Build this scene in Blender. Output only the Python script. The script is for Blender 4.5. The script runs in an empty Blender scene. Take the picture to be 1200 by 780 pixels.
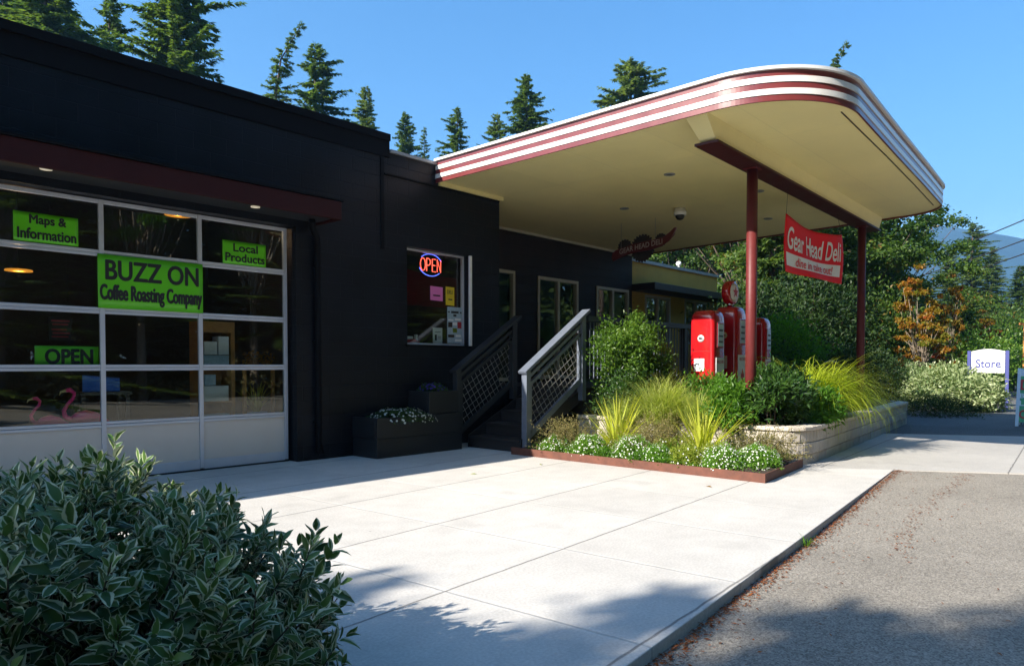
import bpy, math, random
import numpy as np
from mathutils import Vector, Matrix

# ------------------------------------------------------------------ camera, sky, sun, exposure
S = bpy.context.scene
COL = S.collection
R = math.radians
cam = bpy.data.objects.new('camera', bpy.data.cameras.new('camera'))
COL.objects.link(cam)
cam.data.sensor_width = 36.0
cam.data.lens = 24.93
cam.data.shift_y = 0.04897
cam.data.clip_start = 0.05
cam.data.clip_end = 20000
cam.location = (0, 0, 1.3)
YAW, PITCH = R(42.4), R(1.5)
fwd = Vector((math.cos(YAW)*math.cos(PITCH), math.sin(YAW)*math.cos(PITCH), -math.sin(PITCH)))
cam.rotation_euler = fwd.to_track_quat('-Z', 'Y').to_euler()
S.camera = cam

SUN_TRAVEL = Vector((1.575, -0.415, -1.0)).normalized()
SUN_EL = math.asin(-SUN_TRAVEL.z)
world = bpy.data.worlds.new("World")
S.world = world
world.use_nodes = True
wt = world.node_tree
bg = wt.nodes['Background']
sky = wt.nodes.new('ShaderNodeTexSky')
sky.sky_type = 'NISHITA'
sky.sun_disc = False
sky.sun_elevation = SUN_EL
sky.sun_rotation = math.atan2(-SUN_TRAVEL.x, -SUN_TRAVEL.y)
sky.air_density = 1.0
sky.dust_density = 0.9
sky.ozone_density = 2.0
hs_ = wt.nodes.new('ShaderNodeHueSaturation')
hs_.inputs['Saturation'].default_value = 1.3
wt.links.new(sky.outputs['Color'], hs_.inputs['Color'])
wt.links.new(hs_.outputs['Color'], bg.inputs['Color'])
bg.inputs['Strength'].default_value = 0.08

sun = bpy.data.objects.new('sun', bpy.data.lights.new('sun', 'SUN'))
COL.objects.link(sun)
sun.data.energy = 5.0
sun.data.angle = R(0.5)
sun.data.color = (1.0, 0.93, 0.82)
sun.rotation_euler = SUN_TRAVEL.to_track_quat('-Z', 'Y').to_euler()
sun.location = (-30, 8, 20)

S.view_settings.view_transform = 'Standard'
S.view_settings.look = 'None'
S.view_settings.exposure = 1.65
S.view_settings.gamma = 1.0
S.render.engine = 'CYCLES'
S.cycles.max_bounces = 8
S.cycles.transparent_max_bounces = 12
S.cycles.caustics_reflective = False
S.cycles.caustics_refractive = False

# ------------------------------------------------------------------ helpers
def tag(o, label=None, cat=None, group=None, kind=None):
    if label: o['label'] = label
    if cat: o['category'] = cat
    if group: o['group'] = group
    if kind: o['kind'] = kind
    return o

def thing(name, loc, label, cat, group=None, kind=None):
    o = bpy.data.objects.new(name, None)
    o.empty_display_size = 0.2
    COL.objects.link(o)
    o.location = loc
    return tag(o, label, cat, group, kind)

def root_loc(o):
    v = Vector((0, 0, 0))
    while o is not None:
        v += Vector(o.location)
        o = o.parent
    return v

def copy_tree(o, parent=None):
    c = o.copy()
    COL.objects.link(c)
    c.parent = parent
    for ch in list(o.children):
        copy_tree(ch, c)
    return c

class MB:
    def __init__(s):
        s.v, s.f, s.m, s.sm = [], [], [], []
    def add(s, verts, faces, mat=0, smooth=False):
        b = len(s.v)
        s.v += [tuple(v) for v in verts]
        for f in faces:
            s.f.append(tuple(b+i for i in f)); s.m.append(mat); s.sm.append(smooth)
        return s
    def box(s, x0, x1, y0, y1, z0, z1, mat=0):
        v = [(x0,y0,z0),(x1,y0,z0),(x1,y1,z0),(x0,y1,z0),(x0,y0,z1),(x1,y0,z1),(x1,y1,z1),(x0,y1,z1)]
        return s.add(v, [(3,2,1,0),(4,5,6,7),(0,1,5,4),(1,2,6,5),(2,3,7,6),(3,0,4,7)], mat)
    def hexa(s, b4, t4, mat=0):
        return s.add(list(b4)+list(t4), [(3,2,1,0),(4,5,6,7),(0,1,5,4),(1,2,6,5),(2,3,7,6),(3,0,4,7)], mat)
    def bar(s, p, q, w, h, up=(0,0,1), mat=0):
        p, q, up = Vector(p), Vector(q), Vector(up)
        d = (q-p).normalized()
        r = d.cross(up).normalized(); u = r.cross(d).normalized()
        r *= w/2; u *= h/2
        c = lambda o: [o-r-u, o+r-u, o+r+u, o-r+u]
        return s.add(c(p)+c(q), [(3,2,1,0),(4,5,6,7),(0,1,5,4),(1,2,6,5),(2,3,7,6),(3,0,4,7)], mat)
    def tube(s, path, rad, n=8, mat=0, caps=True):
        path = [Vector(p) for p in path]
        if not hasattr(rad, '__len__'): rad = [rad]*len(path)
        vs, fs = [], []
        prev = None
        for i, p in enumerate(path):
            d = (path[min(i+1, len(path)-1)] - path[max(i-1, 0)])
            if d.length < 1e-9: d = Vector((0,0,1))
            d.normalize()
            if prev is None:
                a = d.orthogonal().normalized()
            else:
                a = prev - d*prev.dot(d)
                a = a.normalized() if a.length > 1e-6 else d.orthogonal().normalized()
            prev = a
            b = d.cross(a)
            for k in range(n):
                t = 2*math.pi*k/n
                vs.append(p + (a*math.cos(t) + b*math.sin(t))*rad[i])
        for i in range(len(path)-1):
            for k in range(n):
                k2 = (k+1) % n
                fs.append((i*n+k, i*n+k2, (i+1)*n+k2, (i+1)*n+k))
        s.add(vs, fs, mat, True)
        if caps:
            m = len(path)-1
            s.add([vs[k] for k in range(n)], [tuple(reversed(range(n)))], mat)
            s.add([vs[m*n+k] for k in range(n)], [tuple(range(n))], mat)
        return s
    def prism(s, poly, z0, z1, mat=0):
        n = len(poly)
        f0 = (lambda p: z0(p)) if callable(z0) else (lambda p: z0)
        f1 = (lambda p: z1(p)) if callable(z1) else (lambda p: z1)
        v = [(p[0],p[1],f0(p)) for p in poly] + [(p[0],p[1],f1(p)) for p in poly]
        f = [tuple(reversed(range(n))), tuple(range(n,2*n))] + [(i,(i+1)%n,n+(i+1)%n,n+i) for i in range(n)]
        return s.add(v, f, mat)
    def plate(s, poly, o, ux, uy, nz, t, mat=0):
        """flat polygon (2-D points) set in the frame o + ux*a + uy*b, thickened by t along nz"""
        o, ux, uy, nz = Vector(o), Vector(ux), Vector(uy), Vector(nz)
        n = len(poly)
        a = [o+ux*p[0]+uy*p[1] for p in poly]
        b = [p+nz*t for p in a]
        return s.add(a+b, [tuple(reversed(range(n))), tuple(range(n,2*n))] + [(i,(i+1)%n,n+(i+1)%n,n+i) for i in range(n)], mat)
    def lathe(s, prof, c, axis=(0,0,1), n=20, mat=0, smooth=True):
        c, ax = Vector(c), Vector(axis).normalized()
        a = ax.orthogonal().normalized(); b = ax.cross(a)
        vs = []
        for r, h in prof:
            for k in range(n):
                t = 2*math.pi*k/n
                vs.append(c + ax*h + (a*math.cos(t)+b*math.sin(t))*r)
        fs = []
        for i in range(len(prof)-1):
            for k in range(n):
                k2 = (k+1) % n
                fs.append((i*n+k, i*n+k2, (i+1)*n+k2, (i+1)*n+k))
        fs.append(tuple(reversed(range(n)))); fs.append(tuple((len(prof)-1)*n+k for k in range(n)))
        return s.add(vs, fs, mat, smooth)
    def loft(s, rings, mat=0, smooth=True, caps=True):
        n = len(rings[0]); vs = [p for r in rings for p in r]
        fs = []
        for i in range(len(rings)-1):
            for k in range(n):
                k2 = (k+1) % n
                fs.append((i*n+k, i*n+k2, (i+1)*n+k2, (i+1)*n+k))
        if caps:
            fs.append(tuple(reversed(range(n)))); fs.append(tuple((len(rings)-1)*n+k for k in range(n)))
        return s.add(vs, fs, mat, smooth)
    def build(s, name, mats, parent=None, bevel=0.0, loc=None):
        if not isinstance(mats, (list, tuple)): mats = [mats]
        off = root_loc(parent) if parent else Vector(loc or (0,0,0))
        me = bpy.data.meshes.new(name)
        me.from_pydata([(v[0]-off.x, v[1]-off.y, v[2]-off.z) for v in s.v], [], s.f)
        for m in mats: me.materials.append(m)
        me.polygons.foreach_set('material_index', s.m)
        me.polygons.foreach_set('use_smooth', s.sm)
        me.update()
        o = bpy.data.objects.new(name, me)
        COL.objects.link(o)
        if parent: o.parent = parent
        else: o.location = off
        if bevel > 0:
            b = o.modifiers.new('bevel', 'BEVEL'); b.width = bevel; b.segments = 2; b.limit_method = 'ANGLE'
        return o

def np_mesh(name, V, F, mat, parent=None, attrs=None, smooth=False, loc=None):
    """V (n,3), F (m,k) with constant k"""
    V = np.asarray(V, dtype=np.float32); F = np.asarray(F, dtype=np.int32)
    off = root_loc(parent) if parent else Vector(loc or (0,0,0))
    V = V - np.array(off, dtype=np.float32)
    me = bpy.data.meshes.new(name)
    m, k = F.shape
    me.vertices.add(len(V)); me.vertices.foreach_set('co', V.ravel())
    me.loops.add(m*k); me.loops.foreach_set('vertex_index', F.ravel())
    me.polygons.add(m); me.polygons.foreach_set('loop_start', np.arange(0, m*k, k, dtype=np.int32))
    me.polygons.foreach_set('loop_total', np.full(m, k, dtype=np.int32))
    me.polygons.foreach_set('use_smooth', np.full(m, smooth, dtype=bool))
    for an, a in (attrs or {}).items():
        at = me.attributes.new(an, 'FLOAT', 'POINT')
        at.data.foreach_set('value', np.asarray(a, dtype=np.float32))
    me.materials.append(mat)
    me.update(calc_edges=True)
    o = bpy.data.objects.new(name, me)
    COL.objects.link(o)
    if parent: o.parent = parent
    else: o.location = off
    return o

def unit(a):
    return a/np.maximum(np.linalg.norm(a, axis=-1, keepdims=True), 1e-9)

def leaves(P, D, N, L, W, fold=0.18, curl=0.15, mid=0.45):
    """diamond leaves folded along the midrib: base, left, right, tip"""
    n = len(P)
    D = unit(D); T = unit(np.cross(N, D)); N = np.cross(D, T)
    L = np.broadcast_to(L, (n,))[:,None]; W = np.broadcast_to(W, (n,))[:,None]
    base = P; tip = P + D*L - N*L*curl
    m = P + D*L*mid
    le = m + T*W/2 + N*W*fold; ri = m - T*W/2 + N*W*fold
    V = np.stack([base, le, ri, tip], 1).reshape(-1,3)
    i = np.arange(n)[:,None]*4
    F = np.concatenate([i+np.array([[0,2,3]]), i+np.array([[0,3,1]])], 0)
    return V, F

def blades(P, az, elev, L, W, droop, nseg=5, rng=None):
    """arching grass blades as tapered strips"""
    n = len(P)
    L = np.broadcast_to(L, (n,)); W = np.broadcast_to(W, (n,)); droop = np.broadcast_to(droop, (n,)); elev = np.broadcast_to(elev, (n,))
    H = np.stack([np.cos(az), np.sin(az), np.zeros(n)], 1)
    side = np.stack([-np.sin(az), np.cos(az), np.zeros(n)], 1)
    pts = []
    p = P.copy(); e = elev.copy()
    V = np.zeros((n, (nseg+1)*2, 3))
    for k in range(nseg+1):
        t = k/nseg
        w = W*(1-t)**0.7*(0.55+0.45*min(1, t*4)) + 0.0006
        V[:,2*k] = p + side*w[:,None]/2; V[:,2*k+1] = p - side*w[:,None]/2
        step = (L/nseg)[:,None]
        p = p + (H*np.cos(e)[:,None] + np.array([0,0,1.0])*np.sin(e)[:,None])*step
        e = e - droop/nseg*(0.4+1.2*t)
    i = np.arange(n)[:,None]*(nseg+1)*2
    F = np.concatenate([i+np.array([[2*k,2*k+1,2*k+3,2*k+2]]) for k in range(nseg)], 0)
    return V.reshape(-1,3), F

def text_mesh(body, o, ux, uz, w, h, nz, depth=0.002, bold=0.0, shear=0.0, spacing=1.0):
    """lettering scaled to w x h in the frame o + ux (right), uz (up); returns MB-ready verts/faces"""
    cu = bpy.data.curves.new('lettering', 'FONT')
    cu.body = body; cu.offset = bold; cu.shear = shear; cu.space_character = spacing; cu.resolution_u = 4
    ob = bpy.data.objects.new('lettering', cu); COL.objects.link(ob)
    dg = bpy.context.evaluated_depsgraph_get()
    me = bpy.data.meshes.new_from_object(ob.evaluated_get(dg))
    bpy.data.objects.remove(ob); bpy.data.curves.remove(cu)
    vs = [v.co.copy() for v in me.vertices]; fs = [tuple(p.vertices) for p in me.polygons]
    bpy.data.meshes.remove(me)
    x0, x1 = min(v.x for v in vs), max(v.x for v in vs); y0, y1 = min(v.y for v in vs), max(v.y for v in vs)
    o, ux, uz, nz = Vector(o), Vector(ux), Vector(uz), Vector(nz)
    out = [o + ux*((v.x-x0)/(x1-x0)*w) + uz*((v.y-y0)/(y1-y0)*h) + nz*depth for v in vs]
    return out, fs

# ------------------------------------------------------------------ materials
def mat(name, col, rough=0.6, metal=0.0, spec=0.5, noise=0.0, nscale=8.0, bump=0.0, bscale=40.0, coat=0.0, emit=None, estr=0.0):
    m = bpy.data.materials.new(name); m.use_nodes = True
    nt = m.node_tree; b = nt.nodes['Principled BSDF']
    b.inputs['Base Color'].default_value = (*col, 1)
    b.inputs['Roughness'].default_value = rough
    b.inputs['Metallic'].default_value = metal
    b.inputs['Specular IOR Level'].default_value = spec
    b.inputs['Coat Weight'].default_value = coat
    if emit:
        b.inputs['Emission Color'].default_value = (*emit, 1); b.inputs['Emission Strength'].default_value = estr
    tc = nt.nodes.new('ShaderNodeTexCoord')
    if noise > 0:
        n = nt.nodes.new('ShaderNodeTexNoise'); n.inputs['Scale'].default_value = nscale; n.inputs['Detail'].default_value = 6
        n.inputs['Roughness'].default_value = 0.65
        nt.links.new(tc.outputs['Object'], n.inputs['Vector'])
        mr = nt.nodes.new('ShaderNodeMapRange'); mr.inputs['From Min'].default_value = 0.3; mr.inputs['From Max'].default_value = 0.7
        mr.inputs['To Min'].default_value = 1-noise; mr.inputs['To Max'].default_value = 1+noise
        nt.links.new(n.outputs['Fac'], mr.inputs['Value'])
        mx = nt.nodes.new('ShaderNodeMix'); mx.data_type = 'RGBA'; mx.blend_type = 'MULTIPLY'; mx.inputs[0].default_value = 1
        mx.inputs[6].default_value = (*col, 1)
        nt.links.new(mr.outputs['Result'], mx.inputs[7])
        nt.links.new(mx.outputs[2], b.inputs['Base Color'])
        rr = nt.nodes.new('ShaderNodeMapRange'); rr.inputs['To Min'].default_value = max(0.02, rough-0.12); rr.inputs['To Max'].default_value = min(1, rough+0.12)
        nt.links.new(n.outputs['Fac'], rr.inputs['Value']); nt.links.new(rr.outputs['Result'], b.inputs['Roughness'])
    if bump > 0:
        n2 = nt.nodes.new('ShaderNodeTexNoise'); n2.inputs['Scale'].default_value = bscale; n2.inputs['Detail'].default_value = 5
        nt.links.new(tc.outputs['Object'], n2.inputs['Vector'])
        bp = nt.nodes.new('ShaderNodeBump'); bp.inputs['Strength'].default_value = bump; bp.inputs['Distance'].default_value = 0.01
        nt.links.new(n2.outputs['Fac'], bp.inputs['Height']); nt.links.new(bp.outputs['Normal'], b.inputs['Normal'])
    return m

def leafmat(name, c1, c2, transl=0.35, rough=0.45, spec=0.35, c3=None, tcol=1.6):
    m = bpy.data.materials.new(name); m.use_nodes = True
    nt = m.node_tree; b = nt.nodes['Principled BSDF']; out = nt.nodes['Material Output']
    at = nt.nodes.new('ShaderNodeAttribute'); at.attribute_name = 'tone'
    cr = nt.nodes.new('ShaderNodeValToRGB')
    cr.color_ramp.elements[0].color = (*c1, 1); cr.color_ramp.elements[1].color = (*c2, 1)
    if c3:
        cr.color_ramp.elements[1].position = 0.8
        e = cr.color_ramp.elements.new(1.0); e.color = (*c3, 1)
    nt.links.new(at.outputs['Fac'], cr.inputs['Fac'])
    nt.links.new(cr.outputs['Color'], b.inputs['Base Color'])
    b.inputs['Roughness'].default_value = rough; b.inputs['Specular IOR Level'].default_value = spec
    tr = nt.nodes.new('ShaderNodeBsdfTranslucent')
    mu = nt.nodes.new('ShaderNodeMix'); mu.data_type = 'RGBA'; mu.blend_type = 'MULTIPLY'; mu.inputs[0].default_value = 1
    mu.inputs[7].default_value = (tcol*1.05, tcol*1.1, tcol*0.5, 1)
    nt.links.new(cr.outputs['Color'], mu.inputs[6]); nt.links.new(mu.outputs[2], tr.inputs['Color'])
    mx = nt.nodes.new('ShaderNodeMixShader'); mx.inputs[0].default_value = transl
    nt.links.new(b.outputs[0], mx.inputs[1]); nt.links.new(tr.outputs[0], mx.inputs[2]); nt.links.new(mx.outputs[0], out.inputs['Surface'])
    return m

def nodes(m):
    nt = m.node_tree
    return nt, nt.nodes['Principled BSDF'], nt.nodes.new, nt.links.new

def concrete_mat(name, col, rot, jx, jy, x0, y0, joints=True, speck=0.12):
    m = bpy.data.materials.new(name); m.use_nodes = True
    nt, b, N, Lk = nodes(m)
    tc = N('ShaderNodeTexCoord')
    mp = N('ShaderNodeMapping'); mp.inputs['Rotation'].default_value = (0,0,-rot)
    Lk(tc.outputs['Object'], mp.inputs['Vector'])
    big = N('ShaderNodeTexNoise'); big.inputs['Scale'].default_value = 0.7; big.inputs['Detail'].default_value = 8; big.inputs['Roughness'].default_value = 0.7
    fine = N('ShaderNodeTexNoise'); fine.inputs['Scale'].default_value = 60; fine.inputs['Detail'].default_value = 4
    med = N('ShaderNodeTexNoise'); med.inputs['Scale'].default_value = 5; med.inputs['Detail'].default_value = 6
    for n in (big, fine, med): Lk(mp.outputs[0], n.inputs['Vector'])
    def mr(src, a, bb, c, d):
        q = N('ShaderNodeMapRange'); q.inputs['From Min'].default_value = a; q.inputs['From Max'].default_value = bb
        q.inputs['To Min'].default_value = c; q.inputs['To Max'].default_value = d; Lk(src, q.inputs['Value']); return q.outputs['Result']
    def math_(op, a, c):
        q = N('ShaderNodeMath'); q.operation = op
        for i, v in enumerate((a, c)):
            if v is None: continue
            if isinstance(v, (int, float)): q.inputs[i].default_value = v
            else: Lk(v, q.inputs[i])
        return q.outputs[0]
    v = math_('MULTIPLY', mr(big.outputs['Fac'],0.3,0.7,0.9,1.08), mr(fine.outputs['Fac'],0.3,0.7,1-speck,1+speck))
    v = math_('MULTIPLY', v, mr(med.outputs['Fac'],0.3,0.7,0.95,1.04))
    # small dark spots where old stains sit
    vor = N('ShaderNodeTexVoronoi'); vor.inputs['Scale'].default_value = 2.3; Lk(mp.outputs[0], vor.inputs['Vector'])
    spot = mr(vor.outputs['Distance'], 0.012, 0.03, 0.55, 1.0)
    v = math_('MULTIPLY', v, spot)
    height = mr(fine.outputs['Fac'], 0, 1, 0, 0.15)
    if joints:
        sp = N('ShaderNodeSeparateXYZ'); Lk(mp.outputs[0], sp.inputs[0])
        wob = mr(med.outputs['Fac'], 0.3, 0.7, -0.004, 0.004)
        def line(coord, period, o, wdt):
            a = math_('ADD', math_('SUBTRACT', coord, o), wob)
            a = math_('DIVIDE', a, period)
            a = math_('ABSOLUTE', math_('SUBTRACT', math_('FRACT', a, None), 0.5), None)
            a = math_('MULTIPLY', math_('SUBTRACT', 0.5, a), period)      # distance to the nearest joint
            return mr(a, wdt*0.4, wdt, 1.0, 0.0)
        lx = line(sp.outputs['X'], jx, x0, 0.014)
        ly = line(sp.outputs['Y'], jy, y0, 0.011)
        ex = line(sp.outputs['X'], jx, x0, 0.05)
        v = math_('MULTIPLY', v, mr(ex, 0, 1, 1.0, 1.07))
        v = math_('MULTIPLY', v, mr(ly, 0, 1, 1.0, 0.45))
        v = math_('MULTIPLY', v, mr(lx, 0, 1, 1.0, 0.80))
        cbn = N('ShaderNodeCombineXYZ')
        Lk(math_('FLOOR', math_('DIVIDE', math_('SUBTRACT', sp.outputs['X'], x0), jx), None), cbn.inputs['X'])
        Lk(math_('FLOOR', math_('DIVIDE', math_('SUBTRACT', sp.outputs['Y'], y0), jy), None), cbn.inputs['Y'])
        wn = N('ShaderNodeTexWhiteNoise'); Lk(cbn.outputs[0], wn.inputs['Vector'])
        v = math_('MULTIPLY', v, mr(wn.outputs['Value'], 0, 1, 0.94, 1.04))
        st_ = N('ShaderNodeTexNoise'); st_.inputs['Scale'].default_value = 1.7; st_.inputs['Detail'].default_value = 3; st_.inputs['Distortion'].default_value = 0.6; Lk(mp.outputs[0], st_.inputs['Vector'])
        v = math_('MULTIPLY', v, mr(st_.outputs['Fac'], 0.60, 0.72, 1.0, 0.90))
        j = math_('MAXIMUM', lx, ly)
        height = math_('SUBTRACT', height, j)
    mx = N('ShaderNodeMix'); mx.data_type = 'RGBA'; mx.blend_type = 'MULTIPLY'; mx.inputs[0].default_value = 1
    mx.inputs[6].default_value = (*col, 1); Lk(v, mx.inputs[7]); Lk(mx.outputs[2], b.inputs['Base Color'])
    b.inputs['Roughness'].default_value = 0.85; b.inputs['Specular IOR Level'].default_value = 0.25
    bp = N('ShaderNodeBump'); bp.inputs['Strength'].default_value = 0.5; bp.inputs['Distance'].default_value = 0.006
    Lk(height, bp.inputs['Height']); Lk(bp.outputs['Normal'], b.inputs['Normal'])
    return m

def asphalt_mat(name, base, light):
    m = bpy.data.materials.new(name); m.use_nodes = True
    nt, b, N, Lk = nodes(m)
    tc = N('ShaderNodeTexCoord')
    v1 = N('ShaderNodeTexVoronoi'); v1.inputs['Scale'].default_value = 120
    v2 = N('ShaderNodeTexNoise'); v2.inputs['Scale'].default_value = 0.45; v2.inputs['Detail'].default_value = 7; v2.inputs['Roughness'].default_value = 0.65
    v3 = N('ShaderNodeTexNoise'); v3.inputs['Scale'].default_value = 55; v3.inputs['Detail'].default_value = 3
    for n in (v1, v2, v3): Lk(tc.outputs['Object'], n.inputs['Vector'])
    sep = N('ShaderNodeSeparateColor'); Lk(v1.outputs['Color'], sep.inputs[0])
    cr = N('ShaderNodeValToRGB'); e = cr.color_ramp.elements
    e[0].color = (base[0]*0.62, base[1]*0.62, base[2]*0.62, 1); e[1].color = (*light, 1); e[1].position = 1.0
    k = e.new(0.35); k.color = (*base, 1); k = e.new(0.82); k.color = (base[0]*1.35, base[1]*1.35, base[2]*1.35, 1)
    Lk(sep.outputs[0], cr.inputs['Fac'])
    def mr(src, a, bb, c, d):
        q = N('ShaderNodeMapRange'); q.inputs['From Min'].default_value = a; q.inputs['From Max'].default_value = bb
        q.inputs['To Min'].default_value = c; q.inputs['To Max'].default_value = d; Lk(src, q.inputs['Value']); return q.outputs['Result']
    mm = N('ShaderNodeMath'); mm.operation = 'MULTIPLY'; Lk(mr(v2.outputs['Fac'],0.3,0.7,0.78,1.22), mm.inputs[0]); Lk(mr(v3.outputs['Fac'],0.3,0.7,0.86,1.14), mm.inputs[1])
    mx = N('ShaderNodeMix'); mx.data_type = 'RGBA'; mx.blend_type = 'MULTIPLY'; mx.inputs[0].default_value = 1
    Lk(cr.outputs['Color'], mx.inputs[6]); Lk(mm.outputs[0], mx.inputs[7]); Lk(mx.outputs[2], b.inputs['Base Color'])
    b.inputs['Roughness'].default_value = 0.9; b.inputs['Specular IOR Level'].default_value = 0.3
    bp = N('ShaderNodeBump'); bp.inputs['Strength'].default_value = 0.45; bp.inputs['Distance'].default_value = 0.005
    Lk(v1.outputs['Distance'], bp.inputs['Height']); Lk(bp.outputs['Normal'], b.inputs['Normal'])
    return m

def block_wall_mat(name, col, rough=0.42):
    m = bpy.data.materials.new(name); m.use_nodes = True
    nt, b, N, Lk = nodes(m)
    tc = N('ShaderNodeTexCoord')
    sp = N('ShaderNodeSeparateXYZ'); Lk(tc.outputs['Object'], sp.inputs[0])
    ad = N('ShaderNodeMath'); ad.operation = 'ADD'; Lk(sp.outputs['X'], ad.inputs[0]); Lk(sp.outputs['Y'], ad.inputs[1])
    cb = N('ShaderNodeCombineXYZ'); Lk(ad.outputs[0], cb.inputs['X']); Lk(sp.outputs['Z'], cb.inputs['Y'])
    br = N('ShaderNodeTexBrick'); br.inputs['Scale'].default_value = 1.0
    br.inputs['Brick Width'].default_value = 0.406; br.inputs['Row Height'].default_value = 0.203; br.inputs['Mortar Size'].default_value = 0.006
    br.inputs['Mortar Smooth'].default_value = 0.6
    Lk(cb.outputs[0], br.inputs['Vector'])
    n = N('ShaderNodeTexNoise'); n.inputs['Scale'].default_value = 45; n.inputs['Detail'].default_value = 5; Lk(tc.outputs['Object'], n.inputs['Vector'])
    n2 = N('ShaderNodeTexNoise'); n2.inputs['Scale'].default_value = 1.2; n2.inputs['Detail'].default_value = 7; Lk(tc.outputs['Object'], n2.inputs['Vector'])
    mr = N('ShaderNodeMapRange'); mr.inputs['From Min'].default_value = 0.3; mr.inputs['From Max'].default_value = 0.7; mr.inputs['To Min'].default_value = 0.6; mr.inputs['To Max'].default_value = 1.5
    Lk(n2.outputs['Fac'], mr.inputs['Value'])
    mx = N('ShaderNodeMix'); mx.data_type = 'RGBA'; mx.blend_type = 'MULTIPLY'; mx.inputs[0].default_value = 1; mx.inputs[6].default_value = (*col,1)
    Lk(mr.outputs['Result'], mx.inputs[7]); Lk(mx.outputs[2], b.inputs['Base Color'])
    b.inputs['Roughness'].default_value = rough; b.inputs['Specular IOR Level'].default_value = 0.22
    h = N('ShaderNodeMath'); h.operation = 'MULTIPLY_ADD'; Lk(br.outputs['Fac'], h.inputs[0]); h.inputs[1].default_value = -1.0; Lk(n.outputs['Fac'], h.inputs[2])
    bp = N('ShaderNodeBump'); bp.inputs['Strength'].default_value = 0.8; bp.inputs['Distance'].default_value = 0.005
    Lk(h.outputs[0], bp.inputs['Height']); Lk(bp.outputs['Normal'], b.inputs['Normal'])
    return m

def glass_mat(name, tint=(0.9,0.95,0.93), ior=1.5, boost=1.0):
    m = bpy.data.materials.new(name); m.use_nodes = True
    nt = m.node_tree; N, Lk = nt.nodes.new, nt.links.new
    nt.nodes.remove(nt.nodes['Principled BSDF'])
    out = nt.nodes['Material Output']
    fr = N('ShaderNodeFresnel')
    ge = N('ShaderNodeNewGeometry'); io = N('ShaderNodeMapRange'); io.inputs['To Min'].default_value = ior; io.inputs['To Max'].default_value = 1/ior
    Lk(ge.outputs['Backfacing'], io.inputs['Value']); Lk(io.outputs['Result'], fr.inputs['IOR'])
    mul = N('ShaderNodeMath'); mul.operation = 'MULTIPLY'; mul.inputs[1].default_value = boost; mul.use_clamp = True; Lk(fr.outputs[0], mul.inputs[0])
    gl = N('ShaderNodeBsdfGlossy'); gl.inputs['Roughness'].default_value = 0.01
    tr = N('ShaderNodeBsdfTransparent'); tr.inputs['Color'].default_value = (*tint,1)
    mx = N('ShaderNodeMixShader'); Lk(mul.outputs[0], mx.inputs[0]); Lk(tr.outputs[0], mx.inputs[1]); Lk(gl.outputs[0], mx.inputs[2]); Lk(mx.outputs[0], out.inputs['Surface'])
    return m

M = {}
M['wall'] = block_wall_mat('black_block', (0.0065,0.0078,0.0115))
M['wall_coping'] = mat('black_coping', (0.005,0.005,0.006), 0.7, spec=0.12, noise=0.2)
M['trim_metal'] = mat('pale_flashing', (0.36,0.37,0.38), 0.4, 0.3, noise=0.1)
M['awning_red'] = mat('oxblood_paint', (0.034,0.0065,0.0065), 0.6, spec=0.2, noise=0.15)
M['dark_soffit'] = mat('dark_soffit', (0.02,0.02,0.022), 0.7)
M['alu'] = mat('aluminium', (0.62,0.65,0.72), 0.38, 0.35, noise=0.06, nscale=3)
M['door_panel'] = mat('door_panel', (0.72,0.66,0.60), 0.36, 0.1, noise=0.04, nscale=2)
M['glass'] = glass_mat('door_glass', boost=2.0)
M['window_glass'] = glass_mat('window_glass', boost=1.3)
M['white'] = mat('white_paint', (0.75,0.75,0.73), 0.5, noise=0.05)
M['cream_frame'] = mat('cream_frame', (0.55,0.53,0.45), 0.5, noise=0.06)
M['soffit'] = mat('cream_soffit', (0.87,0.76,0.38), 0.62, noise=0.05, nscale=1.1)
def add_seams(m, w_, h_, depth):
    nt, b, N, Lk = nodes(m)
    tc = N('ShaderNodeTexCoord'); br = N('ShaderNodeTexBrick'); br.offset = 0.0; br.inputs['Scale'].default_value = 1
    br.inputs['Brick Width'].default_value = w_; br.inputs['Row Height'].default_value = h_; br.inputs['Mortar Size'].default_value = 0.006; br.inputs['Mortar Smooth'].default_value = 0.4
    br.inputs['Color1'].default_value = (1,1,1,1); br.inputs['Color2'].default_value = (0.965,0.96,0.95,1); br.inputs['Mortar'].default_value = (depth,depth,depth,1)
    Lk(tc.outputs['Object'], br.inputs['Vector'])
    src = b.inputs['Base Color'].links[0].from_socket
    mx = N('ShaderNodeMix'); mx.data_type = 'RGBA'; mx.blend_type = 'MULTIPLY'; mx.inputs[0].default_value = 1
    Lk(src, mx.inputs[6]); Lk(br.outputs['Color'], mx.inputs[7]); Lk(mx.outputs[2], b.inputs['Base Color'])
    bp = N('ShaderNodeBump'); bp.inputs['Strength'].default_value = 0.4; bp.inputs['Distance'].default_value = 0.004; bp.invert = True
    Lk(br.outputs['Fac'], bp.inputs['Height']); Lk(bp.outputs['Normal'], b.inputs['Normal'])
add_seams(M['soffit'], 2.44, 1.22, 0.86)
M['stripe_red'] = mat('stripe_red', (0.16,0.030,0.030), 0.32, noise=0.16, nscale=2.5, coat=0.3)
M['stripe_white'] = mat('stripe_white', (0.74,0.71,0.66), 0.33, noise=0.08, nscale=2.5, coat=0.3)
M['cap'] = mat('white_cap', (0.72,0.72,0.70), 0.38, noise=0.06, nscale=3)
M['roofing'] = mat('roofing', (0.25,0.25,0.25), 0.9, noise=0.1)
M['post_red'] = mat('post_red', (0.115,0.018,0.018), 0.48, spec=0.3, noise=0.14, nscale=5, bump=0.15, bscale=20)
M['deli_wall'] = block_wall_mat('brown_wall', (0.022,0.013,0.011), 0.55)
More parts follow.
